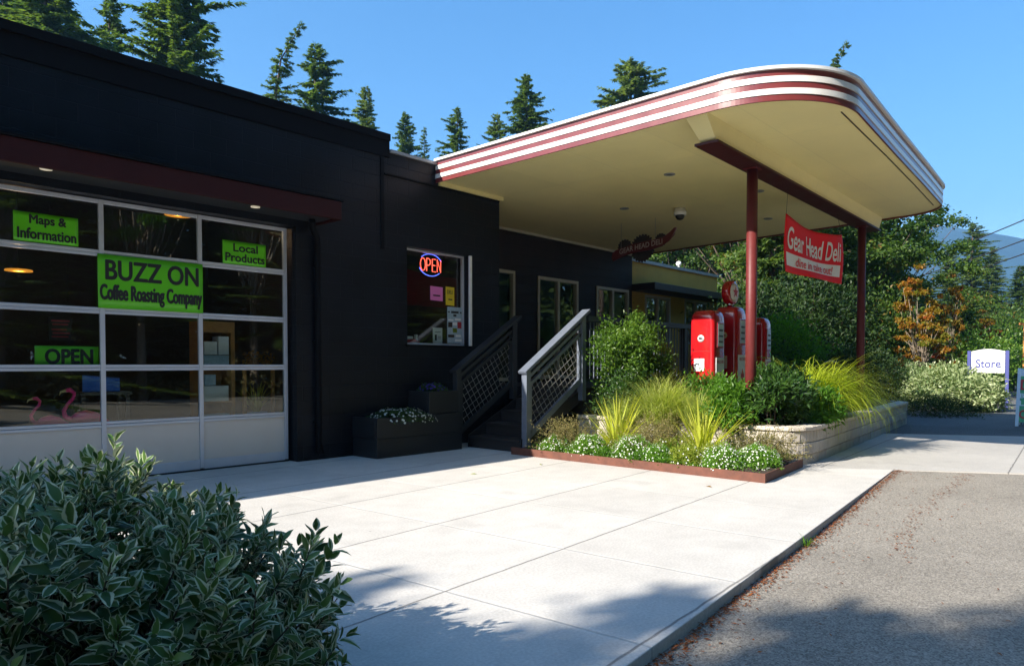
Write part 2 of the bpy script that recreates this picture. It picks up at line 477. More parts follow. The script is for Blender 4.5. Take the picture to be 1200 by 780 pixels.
M['yellow_wall'] = mat('ochre_wall', (0.56,0.36,0.07), 0.75, noise=0.1, nscale=2, bump=0.3, bscale=60)
M['brown_trim'] = mat('brown_trim', (0.030,0.019,0.017), 0.5, noise=0.15)
M['deck'] = mat('deck_wood', (0.020,0.016,0.015), 0.55, noise=0.25, nscale=6)
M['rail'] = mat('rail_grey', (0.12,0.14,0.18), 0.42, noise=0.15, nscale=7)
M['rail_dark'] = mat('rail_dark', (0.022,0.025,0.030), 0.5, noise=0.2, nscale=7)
M['wire'] = mat('galvanised_wire', (0.34,0.34,0.33), 0.4, 0.4)
M['planter_wood'] = mat('planter_wood', (0.010,0.0115,0.0145), 0.5, noise=0.25, nscale=6)
M['soil'] = mat('soil', (0.035,0.022,0.014), 0.95, noise=0.4, nscale=20, bump=1.0, bscale=50)
M['corten'] = mat('corten', (0.115,0.040,0.024), 0.75, noise=0.3, nscale=8, bump=0.2, bscale=60)
M['stone'] = mat('cast_stone', (0.40,0.36,0.31), 0.85, noise=0.16, nscale=5, bump=0.5, bscale=35)
M['stone_cap'] = mat('stone_cap', (0.50,0.44,0.37), 0.8, noise=0.12, nscale=6, bump=0.3, bscale=35)
M['flange'] = mat('flange_shaded_red', (0.045,0.009,0.010), 0.5, spec=0.25, noise=0.2, nscale=5)  # post red darkened: shade under the beam is put into the colour
M['pump_red'] = mat('pump_red', (0.42,0.008,0.012), 0.18, noise=0.05, nscale=3, coat=0.8)
M['chrome'] = mat('chrome', (0.6,0.6,0.6), 0.18, 1.0)
M['dial'] = mat('dial_glass', (0.42,0.50,0.55), 0.15, coat=0.5)
M['black'] = mat('black_paint', (0.012,0.012,0.012), 0.45)
M['paper'] = mat('paper', (0.72,0.72,0.72), 0.7, noise=0.03)
M['ink'] = mat('ink', (0.012,0.012,0.014), 0.6)
M['red_ink'] = mat('red_ink', (0.45,0.02,0.02), 0.5)
M['sign_green'] = mat('sign_green', (0.125,0.60,0.012), 0.38, noise=0.05, nscale=3)
M['banner_red'] = mat('banner_red', (0.72,0.008,0.014), 0.65, spec=0.2, noise=0.06, nscale=4)
M['banner_white'] = mat('banner_white', (0.72,0.70,0.70), 0.5, noise=0.04)
M['pink_paper'] = mat('pink_paper', (0.75,0.18,0.48), 0.7)
M['yellow_paper'] = mat('yellow_paper', (0.70,0.52,0.02), 0.7)
M['poster_blue'] = mat('poster_blue', (0.32,0.42,0.5), 0.6, noise=0.15, nscale=25)
M['flamingo'] = mat('flamingo', (0.90,0.035,0.20), 0.3)
M['flamingo_beak'] = mat('flamingo_beak', (0.7,0.5,0.2), 0.4)
M['blue_cloth'] = mat('blue_cloth', (0.02,0.14,0.6), 0.5)
M['wood'] = mat('shelf_wood', (0.36,0.16,0.035), 0.5, noise=0.25, nscale=5)
M['interior'] = mat('interior_wall', (0.06,0.055,0.05), 0.8, noise=0.1)
M['interior_floor'] = mat('interior_floor', (0.10,0.09,0.08), 0.5, noise=0.2)
M['lamp_orange'] = mat('lamp_orange', (0.8,0.35,0.05), 0.4, emit=(1.0,0.36,0.04), estr=0.28)
M['lamp_warm'] = mat('lamp_warm', (0.8,0.6,0.4), 0.4, emit=(1.0,0.62,0.30), estr=0.4)
M['lamp_lens'] = mat('lamp_lens', (0.7,0.66,0.55), 0.4, emit=(1.0,0.85,0.6), estr=0.10)
M['neon_red'] = mat('neon_red', (0.9,0.05,0.03), 0.4, emit=(1.0,0.10,0.06), estr=1.0)
M['neon_blue'] = mat('neon_blue', (0.1,0.15,0.9), 0.4, emit=(0.10,0.16,1.0), estr=0.8)
M['sign_blue'] = mat('sign_blue', (0.035,0.045,0.20), 0.6)
M['sign_teal'] = mat('sign_teal', (0.02,0.40,0.33), 0.45, noise=0.1, nscale=2)
M['board_green'] = mat('board_green', (0.03,0.33,0.17), 0.5, noise=0.05)
M['board_pale'] = mat('board_pale', (0.45,0.62,0.75), 0.5)
M['maroon'] = mat('maroon_ink', (0.32,0.02,0.03), 0.5)
M['orange_wood'] = mat('orange_wood', (0.5,0.17,0.025), 0.5, noise=0.15)
M['pepper_red'] = mat('pepper_red', (0.085,0.007,0.008), 0.45, noise=0.15)
M['gear_steel'] = mat('gear_steel', (0.035,0.028,0.026), 0.6, 0.3, noise=0.2)
M['pale_letter'] = mat('pale_letter', (0.42,0.36,0.33), 0.5)
M['cable'] = mat('cable', (0.03,0.03,0.03), 0.6)
M['bark'] = mat('bark', (0.085,0.06,0.045), 0.9, noise=0.35, nscale=6, bump=0.8, bscale=14)
M['bark_pale'] = mat('bark_pale', (0.25,0.20,0.15), 0.85, noise=0.3, nscale=8, bump=0.5, bscale=20)
M['twig'] = mat('twig', (0.06,0.045,0.03), 0.8, noise=0.2)
M['concrete'] = concrete_mat('concrete', (0.53,0.505,0.465), R(4.0), 1.20, 1.25, 2.955-0.02, 2.81)
M['apron'] = concrete_mat('apron_concrete', (0.42,0.40,0.37), R(4.0), 3.0, 1.9, 0.4, 0.6, joints=True)
M['asphalt'] = asphalt_mat('asphalt', (0.222,0.200,0.168), (0.34,0.31,0.26))
M['asphalt_dark'] = asphalt_mat('asphalt_drive', (0.10,0.10,0.10), (0.2,0.2,0.2))
M['ground'] = mat('earth', (0.07,0.06,0.035), 0.95, noise=0.4, nscale=0.4, bump=0.5, bscale=6)
M['litter'] = leafmat('needle_litter', (0.11,0.035,0.014), (0.25,0.085,0.028), 0.1, 0.9, 0.1)
M['mountain'] = mat('forested_ridge', (0.018,0.040,0.034), 0.95, noise=0.35, nscale=0.02)
# foliage
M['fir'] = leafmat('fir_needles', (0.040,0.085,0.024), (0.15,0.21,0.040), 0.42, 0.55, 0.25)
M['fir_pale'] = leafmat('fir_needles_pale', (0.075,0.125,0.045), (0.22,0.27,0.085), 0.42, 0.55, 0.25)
M['maple'] = leafmat('maple_leaves', (0.022,0.060,0.011), (0.090,0.150,0.020), 0.40, 0.5, 0.3, c3=(0.24,0.12,0.03))
M['vine_maple'] = leafmat('vine_maple_leaves', (0.15,0.16,0.014), (0.34,0.13,0.018), 0.45, 0.5, 0.25, c3=(0.33,0.045,0.018))
M['lime'] = leafmat('lime_leaves', (0.055,0.16,0.010), (0.12,0.26,0.014), 0.45, 0.5, 0.3)
M['dark_shrub'] = leafmat('dark_shrub_leaves', (0.012,0.032,0.010), (0.045,0.085,0.018), 0.3, 0.5, 0.3)
M['shrub'] = leafmat('shrub_leaves', (0.04,0.10,0.014), (0.14,0.25,0.03), 0.45, 0.42, 0.4, c3=(0.17,0.25,0.04))
M['perennial'] = leafmat('perennial_leaves', (0.045,0.13,0.012), (0.12,0.25,0.022), 0.4, 0.45, 0.35)
M['peony'] = leafmat('peony_leaves', (0.020,0.060,0.012), (0.065,0.135,0.020), 0.3, 0.4, 0.4)
M['sedge'] = leafmat('sedge_blades', (0.22,0.29,0.04), (0.48,0.50,0.18), 0.45, 0.45, 0.3)
M['yucca'] = leafmat('yucca_blades', (0.36,0.42,0.035), (0.60,0.58,0.12), 0.4, 0.42, 0.35)
M['gold_grass'] = leafmat('gold_grass_blades', (0.22,0.31,0.016), (0.46,0.50,0.05), 0.45, 0.42, 0.35)
M['heather'] = leafmat('heather_sprays', (0.11,0.12,0.04), (0.30,0.24,0.11), 0.3, 0.7, 0.2)
M['alyssum_leaf'] = leafmat('alyssum_leaves', (0.07,0.18,0.016), (0.20,0.36,0.05), 0.4, 0.5, 0.3)
M['lime_mound'] = leafmat('lime_mound_leaves', (0.16,0.22,0.02), (0.32,0.36,0.06), 0.4, 0.5, 0.3)
M['petal_white'] = leafmat('white_petals', (0.62,0.64,0.60), (0.80,0.80,0.77), 0.3, 0.6, 0.2, tcol=1.0)
M['petal_blue'] = leafmat('blue_petals', (0.07,0.03,0.30), (0.14,0.06,0.5), 0.3, 0.6, 0.2)
M['red_leaf'] = leafmat('red_leaves', (0.10,0.015,0.015), (0.28,0.03,0.03), 0.4, 0.5, 0.3)
M['purple_leaf'] = leafmat('purple_leaves', (0.020,0.015,0.022), (0.06,0.035,0.05), 0.2, 0.5, 0.3)
M['variegated'] = leafmat('variegated_leaves', (0.10,0.17,0.05), (0.42,0.47,0.26), 0.35, 0.5, 0.3, c3=(0.60,0.62,0.42))

# the foreground shrub's leaf: green heart, irregular cream margin (the leaf's own colour)
def dogwood_mat():
    m = bpy.data.materials.new('dogwood_leaf'); m.use_nodes = True
    nt, b, N, Lk = nodes(m)
    out = nt.nodes['Material Output']
    a1 = N('ShaderNodeAttribute'); a1.attribute_name = 'margin'
    a2 = N('ShaderNodeAttribute'); a2.attribute_name = 'tone'
    cr = N('ShaderNodeValToRGB')
    cr.color_ramp.elements[0].color = (0.024,0.070,0.018,1); cr.color_ramp.elements[1].color = (0.11,0.205,0.042,1)
    Lk(a2.outputs['Fac'], cr.inputs['Fac'])
    mr = N('ShaderNodeMapRange'); mr.inputs['From Min'].default_value = 0.60; mr.inputs['From Max'].default_value = 0.74; Lk(a1.outputs['Fac'], mr.inputs['Value'])
    mx = N('ShaderNodeMix'); mx.data_type = 'RGBA'; Lk(mr.outputs['Result'], mx.inputs[0]); Lk(cr.outputs['Color'], mx.inputs[6]); mx.inputs[7].default_value = (0.56,0.60,0.40,1)
    Lk(mx.outputs[2], b.inputs['Base Color'])
    b.inputs['Roughness'].default_value = 0.42; b.inputs['Specular IOR Level'].default_value = 0.4
    tr = N('ShaderNodeBsdfTranslucent'); Lk(mx.outputs[2], tr.inputs['Color'])
    ms = N('ShaderNodeMixShader'); ms.inputs[0].default_value = 0.25; Lk(b.outputs[0], ms.inputs[1]); Lk(tr.outputs[0], ms.inputs[2]); Lk(ms.outputs[0], out.inputs['Surface'])
    return m
M['dogwood'] = dogwood_mat()

# ------------------------------------------------------------------ ground, road, pavements
def kerb_y(x): return np.interp(x, [-12, 2.62, 4.07, 9.65], [0.22, 1.685, 1.83, 2.41])
tag(MB().add([(-2400,-2400,-0.13),(2400,-2400,-0.13),(2400,2400,-0.13),(-2400,2400,-0.13)], [(0,1,2,3)]).build('ground', M['ground']), kind='structure')

xs = np.concatenate([np.linspace(-60,-4,8), np.linspace(-3,16,60), np.linspace(18,160,20)])
ys = np.concatenate([np.linspace(-11,-2,8), np.linspace(-1.6,7.0,40)])
def sm(a, b, t):
    t = np.clip((t-a)/(b-a), 0, 1); return t*t*(3-2*t)
XX, YY = np.meshgrid(xs, ys, indexing='ij')
ZZ = -0.062 + 0.050*sm(5.5,9.6,XX)*sm(-2,2.2,YY)
idx = np.arange(XX.size).reshape(XX.shape)
Fq = np.stack([idx[:-1,:-1], idx[1:,:-1], idx[1:,1:], idx[:-1,1:]], -1).reshape(-1,4)
tag(np_mesh('road', np.stack([XX,YY,ZZ],-1).reshape(-1,3), Fq, M['asphalt'], smooth=True), kind='structure')

side = [(-12,0.22),(2.62,1.685),(4.07,1.83),(9.65,2.41),(9.12,3.30),(9.12,8.75),(-12,8.75)]
tag(MB().prism(side, -0.13, 0.0).build('sidewalk', M['concrete'], bevel=0.006), kind='structure')
apron = [(9.657,2.412),(10.4,1.18),(11.9,-1.4),(17.6,-0.9),(16.35,0.8),(15.1,3.0),(14.3,4.6),(9.2,4.6),(9.125,3.30)]
tag(MB().prism(apron, -0.13, -0.003).build('driveway_apron', M['apron']), kind='structure')
tag(MB().prism([(14.31,4.6),(15.105,3.0),(16.355,0.8),(30,1.0),(60,4.0),(60,8.5),(14.31,8.5)], -0.1, -0.006).build('side_driveway', M['asphalt_dark']), kind='structure')

# needle litter at the kerb foot
rng = np.random.default_rng(5)
n = 3400
x = rng.uniform(1.8, 9.7, n); y = kerb_y(x) - np.abs(rng.normal(0, 0.048, n)) - 0.012
k_ = slice(0, 420)
x[k_] = rng.uniform(5.4, 9.9, 420); y[k_] = np.interp(x[k_], [5.4,6.6,7.8,9.9], [1.30,1.55,1.60,1.66]) + rng.normal(0,0.045,420)
far = rng.random(n) < 0.10
y[far] -= rng.exponential(0.35, far.sum())
z = -0.058 + 0.050*sm(5.5,9.6,x)*sm(-2,2.2,y) + rng.uniform(0,0.008,n)
az = rng.uniform(0, 2*np.pi, n)
P = np.stack([x,y,z],1); D = np.stack([np.cos(az),np.sin(az),rng.normal(0,0.1,n)],1)
N_ = np.stack([rng.normal(0,0.25,n),rng.normal(0,0.25,n),np.ones(n)],1)
V, F = leaves(P, D, N_, rng.uniform(0.012,0.04,n), rng.uniform(0.004,0.014,n), 0.1, 0.05)
o = np_mesh('needle_litter', V, F, M['litter'], attrs={'tone': np.repeat(rng.random(n),4)})
tag(o, 'orange brown needles and dry leaves lying along the pavement edge', 'leaf litter', kind='stuff')

# ------------------------------------------------------------------ dark garage building with glazed sectional door
gb = thing('roastery_building', (2.5, 8.5, 0), 'black painted block building with a glazed roll-up garage door', 'building')
w = MB()
Y0, Y1 = 8.5, 8.75
w.box(-6, 0.52, Y0, Y1, -0.1, 4.62)
w.box(0.52, 5.05, Y0, Y1, 3.13, 4.62)
w.box(5.05, 6.57, Y0, Y1, -0.1, 4.62)
w.box(6.57, 6.935, Y0, Y1, -0.1, 4.44)
w.box(6.935, 8.235, Y0, Y1, -0.1, 1.61)
w.box(6.935, 8.235, Y0, Y1, 3.10, 4.44)
w.box(8.235, 8.98, Y0, Y1, -0.1, 4.44)
w.box(8.73, 8.98, Y1, 15, -0.1, 4.13)
w.box(-6, -5.75, Y1, 15, -0.1, 4.62)
w.box(-6, 8.98, 15, 15.25, -0.1, 4.44)
w.build('wall', M['wall'], gb)
c = MB(); c.box(-6.04, 6.60, 8.455, 8.80, 4.60, 4.70); c.box(-6.04, 6.60, 8.482, 8.499, 4.36, 4.599); c.build('parapet_coping', M['wall_coping'], gb)
c = MB(); c.box(6.61, 8.98, 8.46, 8.80, 4.441, 4.485); c.build('low_coping', M['trim_metal'], gb)
c = MB(); c.box(6.44, 6.50, 8.486, 8.499, 3.0, 4.36); c.box(6.51, 8.97, 8.48, 8.499, 4.10, 4.125); c.build('wall_flashing', M['wall_coping'], gb)
MB().box(-5.74, 8.72, 8.76, 14.99, 4.02, 4.12).build('roof', M['roofing'], gb)
MB().box(-5.74, 8.72, 8.90, 14.99, 0.0, 0.03).build('shop_floor', M['interior_floor'], gb)
c = MB(); c.box(-5.70, 8.70, 13.4, 13.5, 0.03, 4.0); c.box(6.1, 6.2, 8.9, 13.4, 0.03, 4.0); c.box(-1.0, -0.9, 8.9, 13.4, 0.03, 4.0); c.build('interior_wall', M['interior'], gb)
# red awning above the door with recessed lights
aw = MB()
aw.box(-5.0, 5.40, 7.95, 8.00, 3.19, 3.43); aw.box(5.35, 5.40, 8.0, 8.498, 3.19, 3.43)
aw.build('awning', M['awning_red'], gb, bevel=0.01)
MB().box(-5.0, 5.348, 8.002, 8.498, 3.22, 3.25).build('awning_soffit', M['dark_soffit'], gb)
MB().box(-5.02, 5.42, 7.93, 8.498, 3.432, 3.455).build('awning_cap', M['wall_coping'], gb)
for lx, ly in ((4.30,7.99+0.16),(2.09,7.99+0.10),(-0.1,8.12)):
    l = MB().lathe([(0.055,0),(0.055,-0.012),(0.045,-0.012),(0.045,-0.006)], (lx,ly,3.219), n=18).build('recessed_light', M['lamp_lens'], gb)
# downspout
ds = MB(); ds.tube([(5.16,8.28,3.2),(5.22,8.36,3.12),(5.33,8.43,3.0),(5.345,8.445,2.85),(5.345,8.445,0.22),(5.36,8.40,0.08)], 0.042, 10)
for zz in (0.5,1.6,2.6): ds.box(5.29,5.40,8.44,8.499,zz,zz+0.03)
ds.build('downspout', M['wall_coping'], gb)

# sectional door
gd = thing('garage_door', (2.8, 8.69, 0), None, None); gd.parent = gb; gd.location = Vector((2.8,8.69,0)) - Vector(gb.location)
sx = [0.58, 1.685, 2.755, 3.845, 4.985]
rz = [0.0, 0.632, 1.265, 1.897, 2.530, 3.10]
fr = MB()
for i, xx in enumerate(sx):
    wd = 0.05
    fr.box(xx-wd/2, xx+wd/2, 8.655, 8.70, 0.03, 3.12)
for j, zz in enumerate(rz):
    for i in range(4):
        a, b_ = sx[i]+0.0255, sx[i+1]-0.0255
        if j == 0: fr.box(a, b_, 8.66, 8.70, 0.02, 0.135)
        elif j == 5: fr.box(a, b_, 8.66, 8.70, 3.075, 3.12)
        else:
            fr.box(a, b_, 8.66, 8.70, zz-0.034, zz-0.002); fr.box(a, b_, 8.66, 8.70, zz+0.002, zz+0.034)
fr.build('door_frame', M['alu'], gd, bevel=0.004)
for i in range(4):
    MB().box(sx[i]+0.026, sx[i+1]-0.026, 8.672, 8.69, 0.136, 0.597).build('solid_panel', M['door_panel'], gd)
    for j in range(1,5):
        MB().box(sx[i]+0.026, sx[i+1]-0.026, 8.678, 8.684, rz[j]+0.035, (rz[j+1]-0.035) if j<4 else 3.074).build('pane', M['glass'], gd)
MB().box(0.55, 5.02, 8.66, 8.70, -0.005, 0.019).build('bottom_seal', M['black'], gd)
# counter side window
wf = MB()
for a in ((6.937,6.965,1.613,3.097),(8.205,8.232,1.613,3.097),(6.966,8.204,1.613,1.64),(6.966,8.204,3.07,3.097)):
    wf.box(a[0],a[1],8.60,8.66,a[2],a[3])
wn = wf.build('window_frame', M['alu'], gb)
MB().box(6.966, 8.204, 8.625, 8.631, 1.641, 3.069).build('pane', M['window_glass'], wn)
MB().box(6.90, 8.26, 8.47, 8.60, 1.575, 1.608).build('window_sill', M['wall_coping'], gb)
MB().box(8.238, 8.285, 8.465, 8.499, 1.61, 3.10).build('lit_reveal_strip', M['white'], gb)  # white strip added for the sky-lit reveal, its brightness put into the colour
# a table just inside the window
tb = thing('display_shelf', (7.6, 8.85, 0.03), 'low shelf just inside the window with the neon sign', 'shelf')
MB().box(6.96, 8.22, 8.70, 8.95, 1.56, 1.60).build('shelf_board', M['wood'], tb)
for xx in (7.0, 8.15): MB().box(xx, xx+0.05, 8.80, 8.86, 0.03, 1.56).build('leg', M['wood'], tb)

# ------------------------------------------------------------------ canopy
cn = thing('filling_station_canopy', (11.5, 6.0, 0), 'cream canopy with red and white striped rounded fascia above the pumps', 'canopy')
def arc(c, r, a0, a1, n):
    return [(c[0]+r*math.cos(a0+(a1-a0)*i/n), c[1]+r*math.sin(a0+(a1-a0)*i/n)) for i in range(n+1)]
edge = [(7.545,8.497),(7.54,6.4),(7.53,4.6)] + arc((8.68,3.76),1.15,math.pi,1.5*math.pi+0.05,40) + [(10.87,2.74),(13.0,2.858)]
edge += arc((14.60,3.80),0.84,1.5*math.pi+0.05,2*math.pi+0.06,30) + [(15.52,4.4),(15.85,7.4),(16.15,10.28)]
inner = [(8.985,10.28),(8.985,8.497)]
slab = MB(); slab.prism(edge+inner, 4.20, 4.44); slab.build('soffit_slab', [M['soffit']], cn)
MB().prism(edge+inner, 4.442, 4.49).build('roof', M['roofing'], cn)
def offset_path(path, d):
    out = []
    for i, p in enumerate(path):
        a = Vector(path[max(i-1,0)]); b_ = Vector(path[min(i+1,len(path)-1)])
        t = (b_-a).normalized(); nrm = Vector((t.y, -t.x))     # outward is to the right of travel... checked below
        out.append((p[0]+nrm.x*d, p[1]+nrm.y*d))
    return out
def ring(mb, path, d0, d1, z0, z1, mi):
    a = offset_path(path, d0); b_ = offset_path(path, d1)
    n = len(path)
    vs = []
    for i in range(n):
        vs += [(a[i][0],a[i][1],z0),(b_[i][0],b_[i][1],z0),(b_[i][0],b_[i][1],z1),(a[i][0],a[i][1],z1)]
    fs = []
    for i in range(n-1):
        for k in range(4):
            k2 = (k+1)%4
            fs.append((i*4+k,(i+1)*4+k,(i+1)*4+k2,i*4+k2))
    fs += [(0,1,2,3),((n-1)*4+3,(n-1)*4+2,(n-1)*4+1,(n-1)*4)]
    mb.add(vs, fs, mi)
SGN = -1.0   # path runs wall -> street -> far side; outward normal is on its right-hand side
tn = (Vector(edge[1])-Vector(edge[0])).normalized(); SGN = 1.0 if tn.y*(-1) > 0 and (tn.y) < 0 and True else -1.0
# (t.y,-t.x) for t=(0,-1) gives (-1,0): outward at the left edge
fa = MB()
zb = 4.165
hs = 0.0665
for k in range(5):
    ring(fa, edge, 0.004, 0.026 if k%2==0 else 0.036, zb+k*hs+0.0015, zb+(k+1)*hs-0.0015, 0 if k%2==0 else 1)
fa.build('striped_fascia', [M['stripe_red'], M['stripe_white']], cn)
cp = MB(); ring(cp, edge, -0.05, 0.065, zb+5*hs+0.001, zb+5*hs+0.035, 0); cp.build('drip_cap', M['cap'], cn)
# thin shadow groove behind the street edge and trims where the soffit meets the walls
gro = [(8.62,2.75),(10.9,2.86),(13.0,2.98),(14.75,3.09)]
g = MB()
for a, b_ in zip(gro[:-1], gro[1:]): g.bar((*a,4.194),(*b_,4.194),0.012,0.01)
g.build('soffit_groove', M['brown_trim'], cn)
t_ = MB(); t_.box(7.57, 9.04, 8.455, 8.496, 4.13, 4.198); t_.box(8.99, 9.04, 8.50, 10.25, 4.13, 4.198); t_.build('soffit_trim', M['soffit'], cn)
# beam and posts
def beam_y(x): return 4.06 + 0.028*(x-7.75)
bm_ = MB()
prof = [(-0.17,4.199),(-0.11,3.965),(0.08,3.965),(0.10,4.199)]
r0 = [(7.56 if p[1] > 4.1 else 7.94, beam_y(7.8)+p[0], p[1]) for p in prof]; r1 = [(15.35, beam_y(15.35)+p[0], p[1]) for p in prof]
bm_.hexa([r0[0],r1[0],r1[3],r0[3]], [r0[1],r1[1],r1[2],r0[2]])
bm_.build('beam', M['soffit'], cn)
fl = MB(); fl.bar((7.88,beam_y(7.88)-0.01,3.948),(15.30,beam_y(15.3)-0.01,3.948),0.30,0.03); fl.build('beam_flange', M['flange'], cn)
for px_ in (9.28, 14.55):
    p_ = MB(); yy = beam_y(px_)-0.01
    p_.lathe([(0.072,0.0),(0.072,3.931)], (px_,yy,0.0), n=24)
    p_.lathe([(0.13,3.915),(0.13,3.932)], (px_,yy,0.0), n=4, smooth=False)
    p_.build('post', M['post_red'], cn)
for lx, ly in ((9.66,5.57),(13.9,5.8),(11.6,5.0),(11.2,7.4)):
    MB().lathe([(0.085,0),(0.085,-0.012),(0.06,-0.012),(0.05,0.0)], (lx,ly,4.1985), n=20).build('recessed_light', M['trim_metal'], cn)
# dome camera hangs from the soffit
dc = thing('dome_camera', (11.89,6.63,4.2), 'white dome security camera under the cream canopy', 'camera')
MB().lathe([(0.10,0),(0.10,-0.05),(0.115,-0.06),(0.115,-0.13)], (11.89,6.63,4.199), n=20).build('housing', M['white'], dc)
MB().lathe([(0.085,-0.131),(0.08,-0.17),(0.055,-0.205),(0.02,-0.22)], (11.89,6.63,4.199), n=20).build('lens_dome', M['black'], dc)

# ------------------------------------------------------------------ recessed deli front and ochre annex
db = thing('deli_building', (12.5, 10.3, 0), 'dark brown shop front set back under the canopy', 'building')
wins = [(10.05,11.36,0.95,3.31,1), (12.12,13.61,0.98,3.28,2), (14.36,15.79,1.2,3.24,2)]
w = MB(); xx = 8.985; zt = 4.199
for (a,b_,z0,z1,k) in wins:
    w.box(xx, a, 10.3, 10.5, -0.1, zt); w.box(a, b_, 10.3, 10.5, z1, zt); w.box(a, b_, 10.3, 10.5, -0.1, z0); xx = b_
w.box(xx, 15.97, 10.3, 10.5, -0.1, zt)
w.box(8.985, 15.97, 14.8, 15.0, -0.1, zt); w.box(8.985,9.1,10.5,14.8,-0.1,zt)
w.build('wall', M['deli_wall'], db)
MB().box(8.99, 16.1, 10.31, 15.0, 4.20, 4.30).build('roof', M['roofing'], db)
MB().box(9.05, 15.96, 10.262, 10.299, 4.145, 4.198).build('cornice_trim', M['cream_frame'], db)
def window(parent, a, b_, y, z0, z1, lights, m, fw=0.07, depth=0.08):
    f = MB()
    yy0, yy1 = y-0.025, y+depth
    f.box(a, a+fw, yy0, yy1, z0, z1); f.box(b_-fw, b_, yy0, yy1, z0, z1)
    f.box(a+fw, b_-fw, yy0, yy1, z1-fw, z1); f.box(a+fw, b_-fw, yy0, yy1, z0, z0+fw)
    if lights == 2:
        c_ = (a+b_)/2; f.box(c_-fw*0.6, c_+fw*0.6, yy0+0.005, yy1, z0+fw, z1-fw)
    o_ = f.build('window', m, parent, bevel=0.004)
    MB().box(a+fw, b_-fw, y+0.03, y+0.036, z0+fw, z1-fw).build('pane', M['window_glass'], o_)
    return o_
for (a,b_,z0,z1,k) in wins: window(db, a, b_, 10.3, z0, z1, k, M['cream_frame'])
MB().box(9.11, 15.9, 11.8, 11.9, 0.0, 4.1).build('interior_wall', M['interior'], db)

ya = thing('ochre_annex', (18.5, 10.35, 0), 'ochre rendered low building with brown awning beyond the canopy', 'building')
ywin = [(16.68,18.02,1.9,3.20,2), (18.85,20.18,1.9,3.22,2)]
w = MB(); xx = 15.975
for (a,b_,z0,z1,k) in ywin:
    w.box(xx, a, 10.35, 10.6, -0.1, 4.03); w.box(a, b_, 10.35, 10.6, z1, 4.03); w.box(a, b_, 10.35, 10.6, -0.1, z0); xx = b_
w.box(xx, 20.92, 10.35, 10.6, -0.1, 4.03); w.box(20.67, 20.92, 10.6, 15, -0.1, 4.03); w.box(15.975, 20.92, 15, 15.2, -0.1, 4.03)
w.build('wall', M['yellow_wall'], ya)
MB().box(15.95, 20.98, 10.30, 15.25, 4.032, 4.115).build('roof', M['trim_metal'], ya)
for (a,b_,z0,z1,k) in ywin: window(ya, a, b_, 10.35, z0, z1, k, M['cream_frame'])
MB().box(16.0,20.6,11.8,11.9,0,4.0).build('interior_wall', M['interior'], ya)
MB().box(15.98, 21.2, 9.62, 10.348, 3.24, 3.42).build('awning', M['brown_trim'], ya, bevel=0.01)
rc = thing('roof_camera', (18.6,10.4,4.115), 'small white camera on the edge of the ochre building roof', 'camera')
MB().lathe([(0.03,0),(0.03,0.05)], (18.6,10.4,4.117), n=10).build('stalk', M['white'], rc)
MB().lathe([(0.02,0.05),(0.07,0.07),(0.085,0.12),(0.06,0.17),(0.015,0.19)], (18.6,10.4,4.117), n=14).build('housing', M['white'], rc)

# ------------------------------------------------------------------ steps, deck and railings
pd = thing('porch_deck', (12.5, 8.6, 0), 'dark timber porch deck with steps up under the canopy', 'deck')
DZ = 0.92
d = MB()
yy = 6.92
while yy < 10.2:
    d.box(9.27, 16.4, yy, min(yy+0.135, 10.24), DZ-0.03, DZ); yy += 0.14
d.build('deck_boards', M['deck'], pd)
s_ = MB(); s_.box(9.29, 16.38, 6.94, 6.97, 0.0, DZ-0.031); s_.box(9.29,9.32,6.97,8.45,0.0,DZ-0.031); s_.build('deck_skirt', M['deck'], pd)
for k in range(4):
    x0 = 7.80 + k*0.36; z0 = (k+1)*0.184
    MB().box(x0-0.025, x0+0.36, 6.97, 8.02, z0-0.035, z0).build('tread', M['deck'], pd, bevel=0.005)
    MB().box(x0, x0+0.02, 6.97, 8.02, z0-0.184+0.001, z0-0.036).build('riser', M['deck'], pd)
MB().box(9.245, 9.268, 6.97, 8.02, 0.737, DZ-0.031).build('riser', M['deck'], pd)
for yy in (6.935, 8.03):
    st = MB(); st.add([(7.79,yy,0.0),(9.26,yy,0.70),(9.26,yy,0.9),(7.79,yy,0.19),(7.79,yy+0.03,0.0),(9.26,yy+0.03,0.70),(9.26,yy+0.03,0.9),(7.79,yy+0.03,0.19)],
        [(0,1,2,3),(7,6,5,4),(0,4,5,1),(1,5,6,2),(2,6,7,3),(3,7,4,0)]); st.build('stringer', M['deck'], pd)

